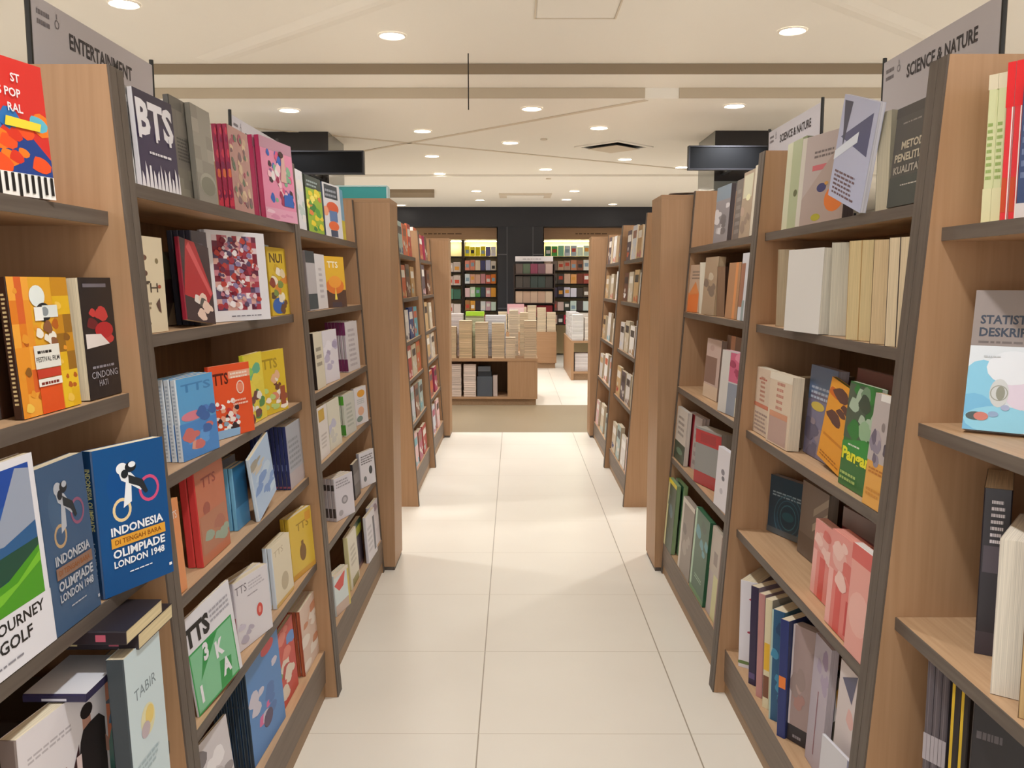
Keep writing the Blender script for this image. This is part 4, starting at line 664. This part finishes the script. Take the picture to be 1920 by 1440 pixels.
# ------------------------------------------------------------------ the room
Z1, Z2, Z3, Z4 = 3.05, 2.974, 2.892, 2.866
YA, YB, YC, YW = 6.671, 7.116, 11.98, 18.2
XL, XR, YN = -7.0, 7.0, -4.0
fl = MB(); fl.box(XL, XR, YN, 8.42, -.05, 0); fl.box(XL, XR, 10.34, YW, -.05, 0)
FLOOR = mat('cream_floor_tile', '#e9dcc6', 0.28, 0.45); n, l, b = nodes(FLOOR)
tc = n.new('ShaderNodeTexCoord'); sep = n.new('ShaderNodeSeparateXYZ'); l.new(tc.outputs['Object'], sep.inputs[0])
def grid_line(out, off, pitch, wd):
    a = n.new('ShaderNodeMath'); a.operation = 'ADD'; a.inputs[1].default_value = -off + pitch * 100; l.new(out, a.inputs[0])
    m = n.new('ShaderNodeMath'); m.operation = 'MODULO'; m.inputs[1].default_value = pitch; l.new(a.outputs[0], m.inputs[0])
    q = n.new('ShaderNodeMath'); q.operation = 'LESS_THAN'; q.inputs[1].default_value = wd; l.new(m.outputs[0], q.inputs[0]); return q.outputs[0]
gx = grid_line(sep.outputs[0], -.117, .686, .0045); gy = grid_line(sep.outputs[1], 2.68, .636, .003)
ns = n.new('ShaderNodeTexNoise'); ns.inputs['Scale'].default_value = 2.5; ns.inputs['Detail'].default_value = 4; l.new(tc.outputs['Object'], ns.inputs['Vector'])
rp = n.new('ShaderNodeValToRGB'); rp.color_ramp.elements[0].color = lin('#e0d7c9'); rp.color_ramp.elements[1].color = lin('#e9e1d3'); l.new(ns.outputs['Fac'], rp.inputs['Fac'])
m1 = n.new('ShaderNodeMix'); m1.data_type = 'RGBA'; m1.inputs[7].default_value = lin('#a39684'); l.new(gx, m1.inputs[0]); l.new(rp.outputs['Color'], m1.inputs[6])
m2 = n.new('ShaderNodeMix'); m2.data_type = 'RGBA'; m2.inputs[7].default_value = lin('#c6b9a5'); l.new(gy, m2.inputs[0]); l.new(m1.outputs[2], m2.inputs[6])
l.new(m2.outputs[2], b.inputs['Base Color'])
struct('floor', fl, FLOOR)
TAN = mat('tan_floor_tile', '#8a7960', 0.4, 0.4)
mb = MB(); mb.box(XL, XR, 8.42, 10.34, -.05, 0); struct('floor', mb, TAN)
mb = MB()
prof = [(YN, Z1), (YA, Z1), (YA, Z2), (YB, Z2), (YB, Z3), (YC, Z3), (YC, Z4), (YW, Z4)]
for (ya, za), (yb, zb) in zip(prof, prof[1:]):
    mb.poly([(XL, ya, za), (XL, yb, zb), (XR, yb, zb), (XR, ya, za)])
mb.poly([(XL, YN, 3.2), (XR, YN, 3.2), (XR, YW, 3.2), (XL, YW, 3.2)])
struct('ceiling', mb, CEIL)
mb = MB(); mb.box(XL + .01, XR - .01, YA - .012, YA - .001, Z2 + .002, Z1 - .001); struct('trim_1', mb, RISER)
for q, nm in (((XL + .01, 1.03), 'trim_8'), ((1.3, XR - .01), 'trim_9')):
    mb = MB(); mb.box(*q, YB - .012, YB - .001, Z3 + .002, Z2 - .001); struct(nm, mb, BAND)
mb = MB(); mb.box(XL - .1, XL, YN, YW, 0, 3.04); struct('wall_left', mb, WALLM)
mb = MB(); mb.box(XR, XR + .1, YN, YW, 0, 3.04); struct('wall_right', mb, WALLM)
# folded lines of the ceiling, and the access hatch
def bead(name, p, q, z, w, mtl, d=.006):
    p, q = Vector(p), Vector(q); u = (q - p).normalized(); v = Vector((-u.y, u.x)) * w / 2
    mb = MB(); mb.prism([tuple(p - v), tuple(q - v), tuple(q + v), tuple(p + v)], z - d, z - .0005); struct(name, mb, mtl)
bead('trim_2', (2.2, 5.75 + .6), (-4.2, 12.2), Z3, .045, CREASE) if False else bead('trim_2', (1.05, 7.16), (-2.9, 11.1), Z3, .05, CREASE)
bead('trim_3', (-4.3, 6.0 + 1.2), (2.6, 11.7), Z3, .05, CREASE)
mb = MB()
for (a, b2) in (((-2.2, 6.55), (-.55, 5.0)), ((1.6, 5.0), (3.4, 6.55))):
    p, q = Vector(a), Vector(b2); u = (q - p).normalized(); v = Vector((-u.y, u.x)) * .11
    mb = MB(); mb.hexa([(*(p - v * .2), Z1 - .014), (*(q - v * .2), Z1 - .014), (*(q + v * .2), Z1 - .014), (*(p + v * .2), Z1 - .014), (*(p - v), Z1 - .0005), (*(q - v), Z1 - .0005), (*(q + v), Z1 - .0005), (*(p + v), Z1 - .0005)]); struct('trim_4' if a[0] < 0 else 'trim_5', mb, CEIL)
h = thing('ceiling_hatch', 'square flush access hatch in the cream ceiling', 'hatch', (.37, 5.3, Z1))
mb = MB(); mb.box(-.235, .235, -.235, .235, -.003, -.0005); mb.obj('hatch_door', CEIL, h)
mb = MB()
for q in ((-.25, -.24, -.25, .25), (.24, .25, -.25, .25), (-.24, .24, -.25, -.24), (-.24, .24, .24, .25)): mb.box(*q, -.006, -.0005)
mb.obj('hatch_frame', CREASE, h)
# hanging wire
mb = MB(); mb.cyl(0, 0, -.385, -.0005, .004, 8); o = mb.obj('hanging_wire', WIRE); o.location = (-.323, 6.369, Z1); tag(o, 'thin dark wire hanging from the ceiling over the aisle', 'wire')

# ------------------------------------------------------------------ lamps
LIGHT_COL = (1.0, 1.02, 1.04)
P_LAMP = 62
lens_mb = MB(); lens_mb.cyl(0, 0, -.006, -.003, .072, 24); LENS_ME = lens_mb.mesh('lens', LENS)
ring_mb = MB()
for i in range(28):
    a, b2 = 2 * pi * i / 28, 2 * pi * (i + 1) / 28
    q = lambda r, z, t_: (r * cos(t_), r * sin(t_), z)
    ring_mb.poly([q(.073, -.004, a), q(.073, -.004, b2), q(.083, -.010, b2), q(.083, -.010, a)])
    ring_mb.poly([q(.083, -.010, a), q(.083, -.010, b2), q(.094, -.0005, b2), q(.094, -.0005, a)])
RING_ME = ring_mb.mesh('trim_ring', WHITEP)
def downlight(x, y, z, label=None, power=1.0, visible=True, size=118):
    if visible:
        o = thing('downlight', label, 'light', (x, y, z), 0, 'round ceiling downlights')
        link('lens', LENS_ME, o)['label'] = 'glowing lens'; link('trim_ring', RING_ME, o)
    la = bpy.data.lights.new('downlight_lamp', 'SPOT'); la.energy = P_LAMP * power; la.color = LIGHT_COL
    la.spot_size = radians(size); la.spot_blend = .75; la.shadow_soft_size = .07
    lo = link('downlight_lamp', la); lo.location = (x, y, z - .02)
LAMPS = [(-2.25, 5.255, Z1, 'downlight over the entertainment sign, cut by the photo edge'), (-.795, 5.915, Z1, 'large downlight before the dark ceiling step, entertainment side'), (1.777, 5.812, Z1, 'large tilted looking downlight over the science row'),
    (-1.89, 7.56, Z3, 'downlight just past the ceiling step, above the pink magazines'), (.146, 7.5, Z3, 'downlight just past the ceiling step, above the aisle'), (1.806, 7.39, Z3, 'downlight just past the ceiling step, above the small science sign'),
    (-.877, 8.577, Z3, 'downlight near where two ceiling lines cross'), (.793, 8.408, Z3, 'downlight right before the square air vent'), (-.039, 9.283, Z3, 'downlight between the crossing lines and the square vent'),
    (-.94, 10.24, Z3, 'small downlight behind the crossing ceiling lines'), (1.301, 10.5, Z3, 'small downlight behind the square vent'), (.402, 11.42, Z3, 'small downlight close before the far ceiling step, over the aisle'),
    (-.99, 11.86, Z3, 'small downlight touching the far ceiling step'), (2.101, 11.22, Z3, 'small downlight beside the black science side board'),
    (-.588, 13.83, Z4, 'tiny downlight past the far step, over the display table'), (.935, 13.83, Z4, 'tiny downlight past the far step, over the white table'), (-.588, 15.33, Z4, 'tiny downlight behind the one over the display table'), (.894, 15.24, Z4, 'tiny downlight behind the one over the white table'),
    (1.782, 16.1, Z4, 'tiny downlight above the black beam, science side'), (-2.07, 16.3, Z4, 'tiny downlight above the black beam, entertainment side')]
for x, y, z, lab in LAMPS: downlight(x, y, z, lab, 1.0 if y < 8 else .7 if y < 11 else .5)
# unseen lamps over and behind the camera; outer ones added to brighten the ceiling
for x, y, p in ((.05, 3.3, .75), (.05, .9, .95), (-.1, -1.6, .8), (-2.3, 3.0, .7), (2.3, 3.0, .7), (-2.3, .6, .3), (2.3, .6, .6), (-3.8, 6.0, 1.4), (3.8, 6.0, 1.4), (-4.6, 2.5, 1.5), (4.6, 2.5, 1.5)):
    downlight(x, y, Z1, None, p, False)
for x, y in ((-4.0, 9), (4.0, 9), (-5, 12), (5, 12), (-3.4, 12.5), (3.2, 12.5), (-.1, 12.7), (2.6, 14.5), (-2.4, 14.5)):  # unseen lamps added to brighten the far ceiling
    downlight(x, y, Z4, None, 1.25, False)

# ------------------------------------------------------------------ vents
v = thing('air_vent', 'square ceiling air vent set diamond wise over the aisle', 'vent', (1.06, 9.55, Z3), radians(45))
mb = MB(); s2 = .3
for q in ((-s2, s2, -s2, -s2 + .05), (-s2, s2, s2 - .05, s2), (-s2, -s2 + .05, -s2 + .05, s2 - .05), (s2 - .05, s2, -s2 + .05, s2 - .05)): mb.box(*q, -.012, -.0005)
mb.obj('vent_frame', CEIL, v)
mb = MB(); mb.box(-.25, .25, -.25, .25, -.0018, -.0006); mb.obj('duct', BLACK, v)
mb = MB(); mb.hexa([(-.2, -.2, -.03), (.2, -.2, -.03), (.2, .2, -.03), (-.2, .2, -.03), (-.13, -.13, -.002), (.13, -.13, -.002), (.13, .13, -.002), (-.13, .13, -.002)]); mb.obj('vent_plate', CREASE, v)
v = thing('air_vent', 'flat far ceiling air vent above the black column', 'vent', (.18, 14.5, Z4))
mb = MB(); mb.box(-.42, .42, -.3, .3, -.02, -.0005); mb.obj('vent_frame', CREASE, v)
mb = MB(); mb.box(-.3, .3, -.2, .2, -.03, -.0205); mb.obj('vent_plate', CEIL, v)
mb = MB(); mb.hexa([(-2.9, 13.6, Z4 - .05), (-1.22, 13.6, Z4 - .05), (-1.29, 14.4, Z4 - .05), (-2.9, 14.4, Z4 - .05), (-2.9, 13.6, Z4 - .0005), (-1.22, 13.6, Z4 - .0005), (-1.29, 14.4, Z4 - .0005), (-2.9, 14.4, Z4 - .0005)]); struct('trim_6', mb, RISER)
for x, y, lab in ((.3, 9.05, 'small round sprinkler cap near the square vent'), (.47, 12.2, 'small sprinkler cap behind the far ceiling step')):
    mb = MB(); mb.cyl(0, 0, -.012, -.0005, .035, 14); o = mb.obj('ceiling_sprinkler', CREASE); o.location = (x, y, Z3 if y < YC else Z4); tag(o, lab, 'sprinkler')

# ------------------------------------------------------------------ clad pillars and black boards
for s, x0, x1, y0, y1, zb, bx0, bx1, bz0, bz1, nm in ((-1, 1.79, 2.6, 8.63, 9.4, 2.40, 1.275, 2.3, 2.365, 2.56, 'entertainment'), (1, 1.92, 2.75, 8.58, 9.32, 2.42, 1.475, 2.55, 2.40, 2.60, 'science')):
    cx, cy = s * (x0 + x1) / 2, (y0 + y1) / 2; w, d = (x1 - x0) / 2, (y1 - y0) / 2
    p = link('pillar', None); p.location = (cx, cy, 0); p['kind'] = 'structure'
    mb = MB(); mb.box(-w, w, -d, d, 0, zb); mb.obj('cladding', GREYGLOSS, p)
    mb = MB(); mb.box(-w, w, -d, d, zb + .0005, Z3 - .001); mb.obj('top_panel', GREYGLOSS, p)
    mb = MB(); mb.box(-w, w, -d - .006, -d - .0005, zb, Z3 - .001); mb.obj('dark_panel', UMBER, p)
    cx = s * (bx0 + bx1) / 2; w = (bx1 - bx0) / 2; hgt = (bz1 - bz0)
    b_ = thing('hanging_board', f'black rectangular board hanging before the pillar on the {nm} side', 'board', (cx, 7.6, bz0), 0, 'black boards hung from the ceiling')
    mb = MB(); mb.box(-w + .012, w - .012, -.03, .03, .012, hgt - .012); mb.obj('board', BLACK, b_)
    mb = MB()
    for q in ((-w, w, 0, .0118), (-w, w, hgt - .0118, hgt), (-w, -w + .0118, .012, hgt - .012), (w - .0118, w, .012, hgt - .012)): mb.box(q[0], q[1], -.034, .034, q[2], q[3])
    mb.obj('frame', CHAR, b_)
    for xx in ((x0 + .08) * s - cx, (min(x1, bx1) - .08) * s - cx):
        mb = MB(); mb.box(xx - .02, xx + .02, .035, y0 - 7.6 - .008, hgt * .4, hgt * .6); mb.obj('bracket', METAL, b_)

# ------------------------------------------------------------------ far wall
YF = 16.72
mb = MB(); mb.box(XL, XR, YW, YW + .1, 0, 3.2); struct('wall_back', mb, CHAR)
mb = MB(); mb.box(-6, 6, YF, YF + .5, 2.50, Z4 - .001); struct('trim_7', mb, CHAR)
# black column with thin seams
p = link('pillar', None); p.location = (.11, YF + .3, 0); p['kind'] = 'structure'
mb = MB(); mb.box(-.42, .44, -.29, .3, 0, 2.499); mb.obj('cladding', CHAR, p)
mb = MB(); mb.box(-.25, -.24, -.296, -.2905, 0, 2.499); mb.box(.24, .25, -.296, -.2905, 1.2, 2.499); mb.box(-.42, -.25, -.296, -.2905, 1.975, 1.987); mb.box(.25, .44, -.296, -.2905, 1.975, 1.987); mb.box(-.42, -.25, -.296, -.2905, .96, .97); mb.obj('seam', mat('seam_grey', '#6d6c72', .4, .4), p)
def fascia(name, x0, x1, lab):
    r = thing('fascia', lab, 'fascia', ((x0 + x1) / 2, 17.2, 2.29)); w = (x1 - x0) / 2
    mb = MB(); mb.box(-w, w, -.1, .55, -.008, .209); mb.obj('board', WOOD_X, r)
    lt = MB(); draw(lt, [LN(.38 if x0 < 0 else .3, .42, .72 if x0 < 0 else .62, .6, 1, '#5a3f2a', 4)], 2 * w, .209, lambda a, b2, l: (a - w, -.1005 - l, b2)); lt.obj('lettering', PRINT, r)
fascia('l', -2.6, -.335, 'oak fascia with small lettering above the lit shelves before the black column')
fascia('r', .575, 2.6, 'oak fascia with small lettering above the lit shelves beyond the column')
FARB = MB()                                # every book past the nearest three hundred
def fb(x0, x1, y0, y1, z0, z1, c): FARB.box(x0, x1, y0, y1, z0, z1, lin(c))
DSH = mat('wall_shelf_umber', '#33241d', .5, .4)
def wall_shelves(x0, x1, rows, lab, y=17.35, zs=None, strip=True):
    r = thing('wall_bookcase', lab, 'bookcase', ((x0 + x1) / 2, y + .2, 0), 0, 'lit bookcases on the far wall'); w = (x1 - x0) / 2
    mb = MB(); mb.box(-w, w, .16, .19, .02, 2.28); mb.obj('back_panel', mat('wall_case_back', '#c9b48c', .7, .2), r)
    for sx_ in (-1, 1):
        mb = MB(); mb.box(sx_ * w - .012, sx_ * w + .012, -.2, .155, 0, 2.28); mb.obj('side_panel', DSH, r)
    for z in zs:
        mb = MB(); mb.box(-w + .013, w - .013, -.2, .155, z - .025, z); mb.obj('shelf', DSH, r)
    if strip:
        mb = MB(); mb.box(-w + .02, w - .02, .05, .07, 2.255, 2.27); mb.obj('light_strip', STRIP, r)['label'] = 'glowing strip'
        la = bpy.data.lights.new('shelf_lamp', 'AREA'); la.shape = 'RECTANGLE'; la.size = 2 * w - .1; la.size_y = .03; la.energy = 7 * w; la.color = (.96, 1, .72)
        lo = link('shelf_lamp', la); lo.location = ((x0 + x1) / 2, y + .2, 2.25)
    for z, cols in zip(zs, rows):
        n_ = len(cols); pit = (2 * w - .05) / n_; rnd = random.Random(int(z * 1000) + int(x0 * 100))
        for i, cc_ in enumerate(cols):
            if cc_ == '-': continue
            xx = x0 + .025 + pit * i; hh = .17 + .035 * rnd.random()
            if z - zs[0] > -.01: hh = min(hh, .2)
            fb(xx + .004, xx + pit - .004, y - .12, y - .08, z + .001, z + hh, cc_)
            if rnd.random() < .7:
                q = rnd.random(); k1 = rnd.choice(['#ece6e0', '#3a3434', '#c9503c', '#e0a04a', '#8fa6b8'])
                fb(xx + pit * .2, xx + pit * .8, y - .1208, y - .12, z + hh * (.15 + .3 * q), z + hh * (.5 + .3 * q), k1)
zs = [1.965, 1.69, 1.43, 1.17, .905, .64]
pal = lambda t: t.split()
wall_shelves(-1.36, -1.02, [pal('-'), pal('#d8c9c0 #cfc0b8'), pal('#cbb3ab #d0bfb6'), pal('#5a8a72 #3f6a58'), pal('#d8c4be #e0d2cc'), pal('#c9bfb5 #b5a89c')], 'narrow lit wall bookcase with green book, far wall beside the oak end cabinet', zs=[1.965, 1.66, 1.40, 1.13, .85, .60])
wall_shelves(-.99, -.33, [pal('#e6d41c #ecdb22 #e8d820 #e2cf1a #6d6aa0 #e6e2f0'), pal('#e09080 #dd8a72 #e8d2b8 #4a4a78 #c9cbe8 #e8dcd0'), pal('#d8e0e6 #e0a890 #dcae9a #c98a90 #d86a5a #e8822e'), pal('#e2c0c4 #cfe0c8 #4f9a4a #3a4452 #e0a8a8 #e8a23c'), pal('#a87848 #d89a3a #3a3034 #dfe0e2 #cfa8b4 #d6e6d8'), pal('#b8b8a8 #dcdccc #e8e4d8 #a8384a #d8707a #e2dcd8')], 'lit wall bookcase with yellow books on top, before the black column', zs=zs)
wall_shelves(.575, 1.75, [pal('#3f7a5a #4fae52 #8fd0b0 #c9d6e4 #b5c9d6 #d6eadf #cfe6da #eef2ee #e8eef0'), pal('#d0b8a8 #8a7a70 #c9a890 #b89a88 #c98a6a #8a5a44 #e6e4dc #e0ddd2 #d6cfc2'), pal('#e0d0c0 #5f5850 #4a4440 #d6b49c #e8a86a #7a3c2c #a0483c #b8382e #8a2a28'), pal('#5a4a52 #4f465a #3a3440 #cfc8dc #e0dcec #4a3f38 #5a4a3c #8a7a50 #6d5a48'), pal('#6d4a44 #8a5a54 #d8bcb4 #40443c #cfe0d8 #4a3f3c #d2e0de #c8d6d4 #4a403c'), pal('#d6c0b0 #c9b0a0 #3a2f2c #c9344a #d23a52 #b82c44 #4a2a2c #e0d6cc #d8cfc4')], 'wide lit wall bookcase with pale green books on top, beyond the column', zs=zs)
# dark free-standing case with a white sign
r = thing('dark_bookcase', 'dark free standing bookcase with boxed sets and a white sign before the column', 'bookcase', (.36, 15.9, 0)); w = .36
mb = MB(); mb.box(-w, w, .12, .14, 0, 1.78); mb.obj('back_panel', DSH, r)
for sx_ in (-1, 1):
    mb = MB(); mb.box(sx_ * w - .011, sx_ * w + .011, -.15, .119, 0, 1.78); mb.obj('side_panel', DSH, r)
ZD = [1.61, 1.36, 1.09, .84, .5, .2]
for z in ZD:
    mb = MB(); mb.box(-w + .012, w - .012, -.15, .119, z - .022, z); mb.obj('shelf', DSH, r)
for z, cols in zip(ZD, (pal('#5a4c46 #4f5a48 #7a3a4c #6a4a52 #a89088'), pal('#4a443f #443f3b #3a4440 #37423e #403c38'), pal('#c2a894 #b99c88 #bfa590 #b89a86 #c6b29c'), pal('#6d2f2c #7a2c2e #82282c #7a2428 #8a2830'), pal('#5a3a34 #6a3a34 #5a302c #6d3a38 #5a302c'), pal('#5a3a34 #6a3a34 #5a302c #6d3a38 #5a302c'))):
    for i, cc_ in enumerate(cols): fb(.36 - .335 + .134 * i, .36 - .335 + .134 * i + .128, 15.77, 15.86, z + .001, z + .205 - .03 * (z > 1.6), cc_)
sg = thing('shelf_sign', 'white sign strip standing on the dark free standing bookcase', 'sign', (.36, 15.9, 1.7805))
mb = MB(); mb.box(-.34, .34, -.006, .006, .05, .14, lin('#cfc8c8')); mb.obj('panel', PRINT, sg)
lt = MB(); draw(lt, [LN(.2, .4, .8, .62, 1, '#5a4a50', 6)], .68, .09, lambda a, b2, l: (a - .34, -.0065 - l, b2 + .05)); lt.obj('lettering', PRINT, sg)
mb = MB(); mb.cyl(0, 0, 0, .05, .008, 8); mb.obj('stem', METAL, sg)

# ------------------------------------------------------------------ display tables with piles
def pile(x0, x1, y0, y1, z0, z1, col, rnd, t=.022, top=None):
    z = z0 + .001
    while z < z1 - .004:
        tt = min(t * (.8 + .4 * rnd.random()), z1 - z); j = .004 * (rnd.random() - .5); k = .004 * rnd.random()
        g_ = .9 + .12 * rnd.random(); cc_ = [max(0, min(255, int(int(col[i:i + 2], 16) * g_))) for i in (1, 3, 5)]
        hx = '#%02x%02x%02x' % tuple(cc_)
        fb(x0 + j, x1 + j, y0 + k, y1 + k, z, z + tt - .002, hx); z += tt
    if top: fb(x0, x1, y0, y1, z, z + .004, top)
rnd = random.Random(31)
tb = thing('display_table', 'oak display table with tall book piles at the end of the aisle', 'table', (-.6, 10.86, 0)); w, d = .88, .55
mb = MB(); mb.box(-w, w, -d, d, .525, .56); mb.obj('tabletop', WOOD_X, tb)
mb = MB(); mb.box(.522, w - .003, -d + .004, d - .004, .1, .5245); mb.obj('closed_end', WOOD_V, tb)
mb = MB(); mb.box(-w, -w + .03, -d + .004, d - .004, .1, .5245); mb.obj('side_panel', WOOD_V, tb)
mb = MB(); mb.box(-w + .031, .5215, -.02, 0, .1, .5245); mb.obj('back_panel', DARKBACK, tb)
mb = MB(); mb.box(-w, w - .003, -d + .004, d - .004, .075, .0995); mb.obj('bottom_shelf', WOOD_X, tb)
mb = MB(); mb.box(-w + .01, w - .02, -d + .03, d - .03, 0, .0745); mb.obj('plinth', PLINTH, tb)
X0 = -.6
for a, b2, zt_, cl in ((-.9, -.79, 1.0, '#c9ad8a'), (-.775, -.685, .93, '#c9ae8c'), (-.65, -.5, 1.0, '#cdb08a'), (-.46, -.31, .98, '#cbb190'), (-.265, -.115, .97, '#ccb393'), (-.1, .015, .80, '#cfb89c'), (.12, .265, 1.0, '#c8ae90')):
    pile(a, b2, 10.33, 10.52, .56, zt_, cl, rnd, .02, '#d0bca0')
for a, b2, zt_, cl in ((-.8, -.62, 1.08, '#e2d6d4'), (-.35, -.1, 1.06, '#d6d4d8'), (-.06, .05, 1.12, '#d8c6ae'), (.07, .17, 1.09, '#ddc8a8')):
    pile(a, b2, 10.62, 10.8, .56, zt_, cl, rnd, .02)
pile(-.585, -.365, 10.62, 10.8, .56, 1.05, '#d6d8b4', rnd, .02); fb(-.585, -.365, 10.6, 10.8, 1.051, 1.10, '#a8d43a')
for a, b2, cl in ((-.765, -.63, '#d6c2b4'), (-.6, -.455, '#dcc8ba')): pile(a, b2, 10.34, 10.55, .1, .49, cl, rnd, .026)
fb(-.44, -.26, 10.36, 10.56, .101, .34, '#4f545c'); fb(-.43, -.27, 10.37, 10.55, .341, .40, '#2c2f34'); fb(-.43, -.28, 10.36, 10.55, .401, .46, '#5c6066'); fb(-.25, -.2, 10.38, 10.5, .101, .35, '#b8a8a0')
# pink notice on the piles
sg = thing('price_card', 'pink and white card standing on the display table piles', 'card', (.02, 11.0, .5605))
mb = MB(); mb.box(-.105, .105, -.004, .004, .5, .625, lin('#e8b4bc')); mb.box(-.08, .1, -.0045, -.004, .52, .58, lin('#efd2d4')); mb.obj('card', PRINT, sg)
mb = MB(); mb.cyl(0, 0, .006, .5, .006, 8); mb.cyl(0, 0, 0, .0059, .04, 14); mb.obj('stand', METAL, sg)
t2 = thing('display_table', 'oak block table behind the display table with pale book piles', 'table', (.25, 15.2, 0))
mb = MB(); mb.box(-.55, .47, -.35, .35, .09, .62); mb.obj('carcass', WOOD_X, t2)
mb = MB(); mb.box(-.53, .45, -.33, .33, 0, .0895); mb.obj('plinth', PLINTH, t2)
for i, zt_ in enumerate((.96, 1.0, 1.04, 1.07, 1.03, .95)): pile(-.27 + .165 * i, -.27 + .165 * i + .15, 14.87, 15.07, .62, zt_, '#d9c6aa', rnd, .022)
t3 = thing('display_table', 'white topped oak table with open shelf by the far science end cabinet', 'table', (1.25, 14.0, 0))
mb = MB(); mb.box(-.40, -.36, -1.0, 1.0, .0, .56); mb.obj('side_panel', WOOD_V, t3)
mb = MB(); mb.box(-.3595, .5, -1.0, 1.0, .10, .13); mb.obj('bottom_shelf', WOOD_X, t3)
mb = MB(); mb.box(-.3595, .5, -.97, .97, .0, .0995); mb.obj('plinth', PLINTH, t3)
mb = MB(); mb.box(-.40, .5, -1.0, 1.0, .5605, .59); mb.obj('tabletop', WOOD_X, t3)
mb = MB(); mb.box(.46, .5, -1.0, 1.0, .1305, .56); mb.obj('side_panel', WOOD_V, t3)
for j in range(5):
    y = 13.03 + .38 * j
    pile(.87, 1.03, y, y + .2, .59, .98 - .05 * (j == 1), '#dcd8d6', rnd, .02); pile(1.05, 1.22, y, y + .2, .59, .93 + .03 * (j % 2), '#e2d8ce', rnd, .024)
pile(.91, 1.12, 13.05, 13.3, .131, .4, '#e0d8d8', rnd, .02); pile(1.15, 1.4, 13.05, 13.3, .131, .36, '#dcd2cc', rnd, .02)
o = FARB.obj('distant_book', PRINT); tag(o, 'hundreds of small books piled on the far tables and facing out from the far wall shelves', 'books', None, 'stuff')

# ------------------------------------------------------------------ world, camera, view
w_ = bpy.data.worlds.new('shop_fill'); scene.world = w_; w_.use_nodes = True
w_.node_tree.nodes['Background'].inputs['Color'].default_value = (1, 1, 1, 1); w_.node_tree.nodes['Background'].inputs['Strength'].default_value = 1.0  # white fill light added through the open end behind the camera
cam = bpy.data.cameras.new('camera'); co = link('camera', cam); scene.camera = co
cam.sensor_width = 36; cam.lens = 36 * F_PX / 1920; cam.clip_end = 100
co.location = (0, 0, CAM_H); co.rotation_euler = (pi / 2 - PITCH, 0, YAW)
vs = scene.view_settings
scene.display_settings.display_device = 'sRGB'; vs.view_transform = 'Standard'; vs.look = 'None'; vs.gamma = 1; vs.use_curve_mapping = False; vs.exposure = 1.17
scene.cycles.max_bounces = 8; scene.cycles.diffuse_bounces = 5
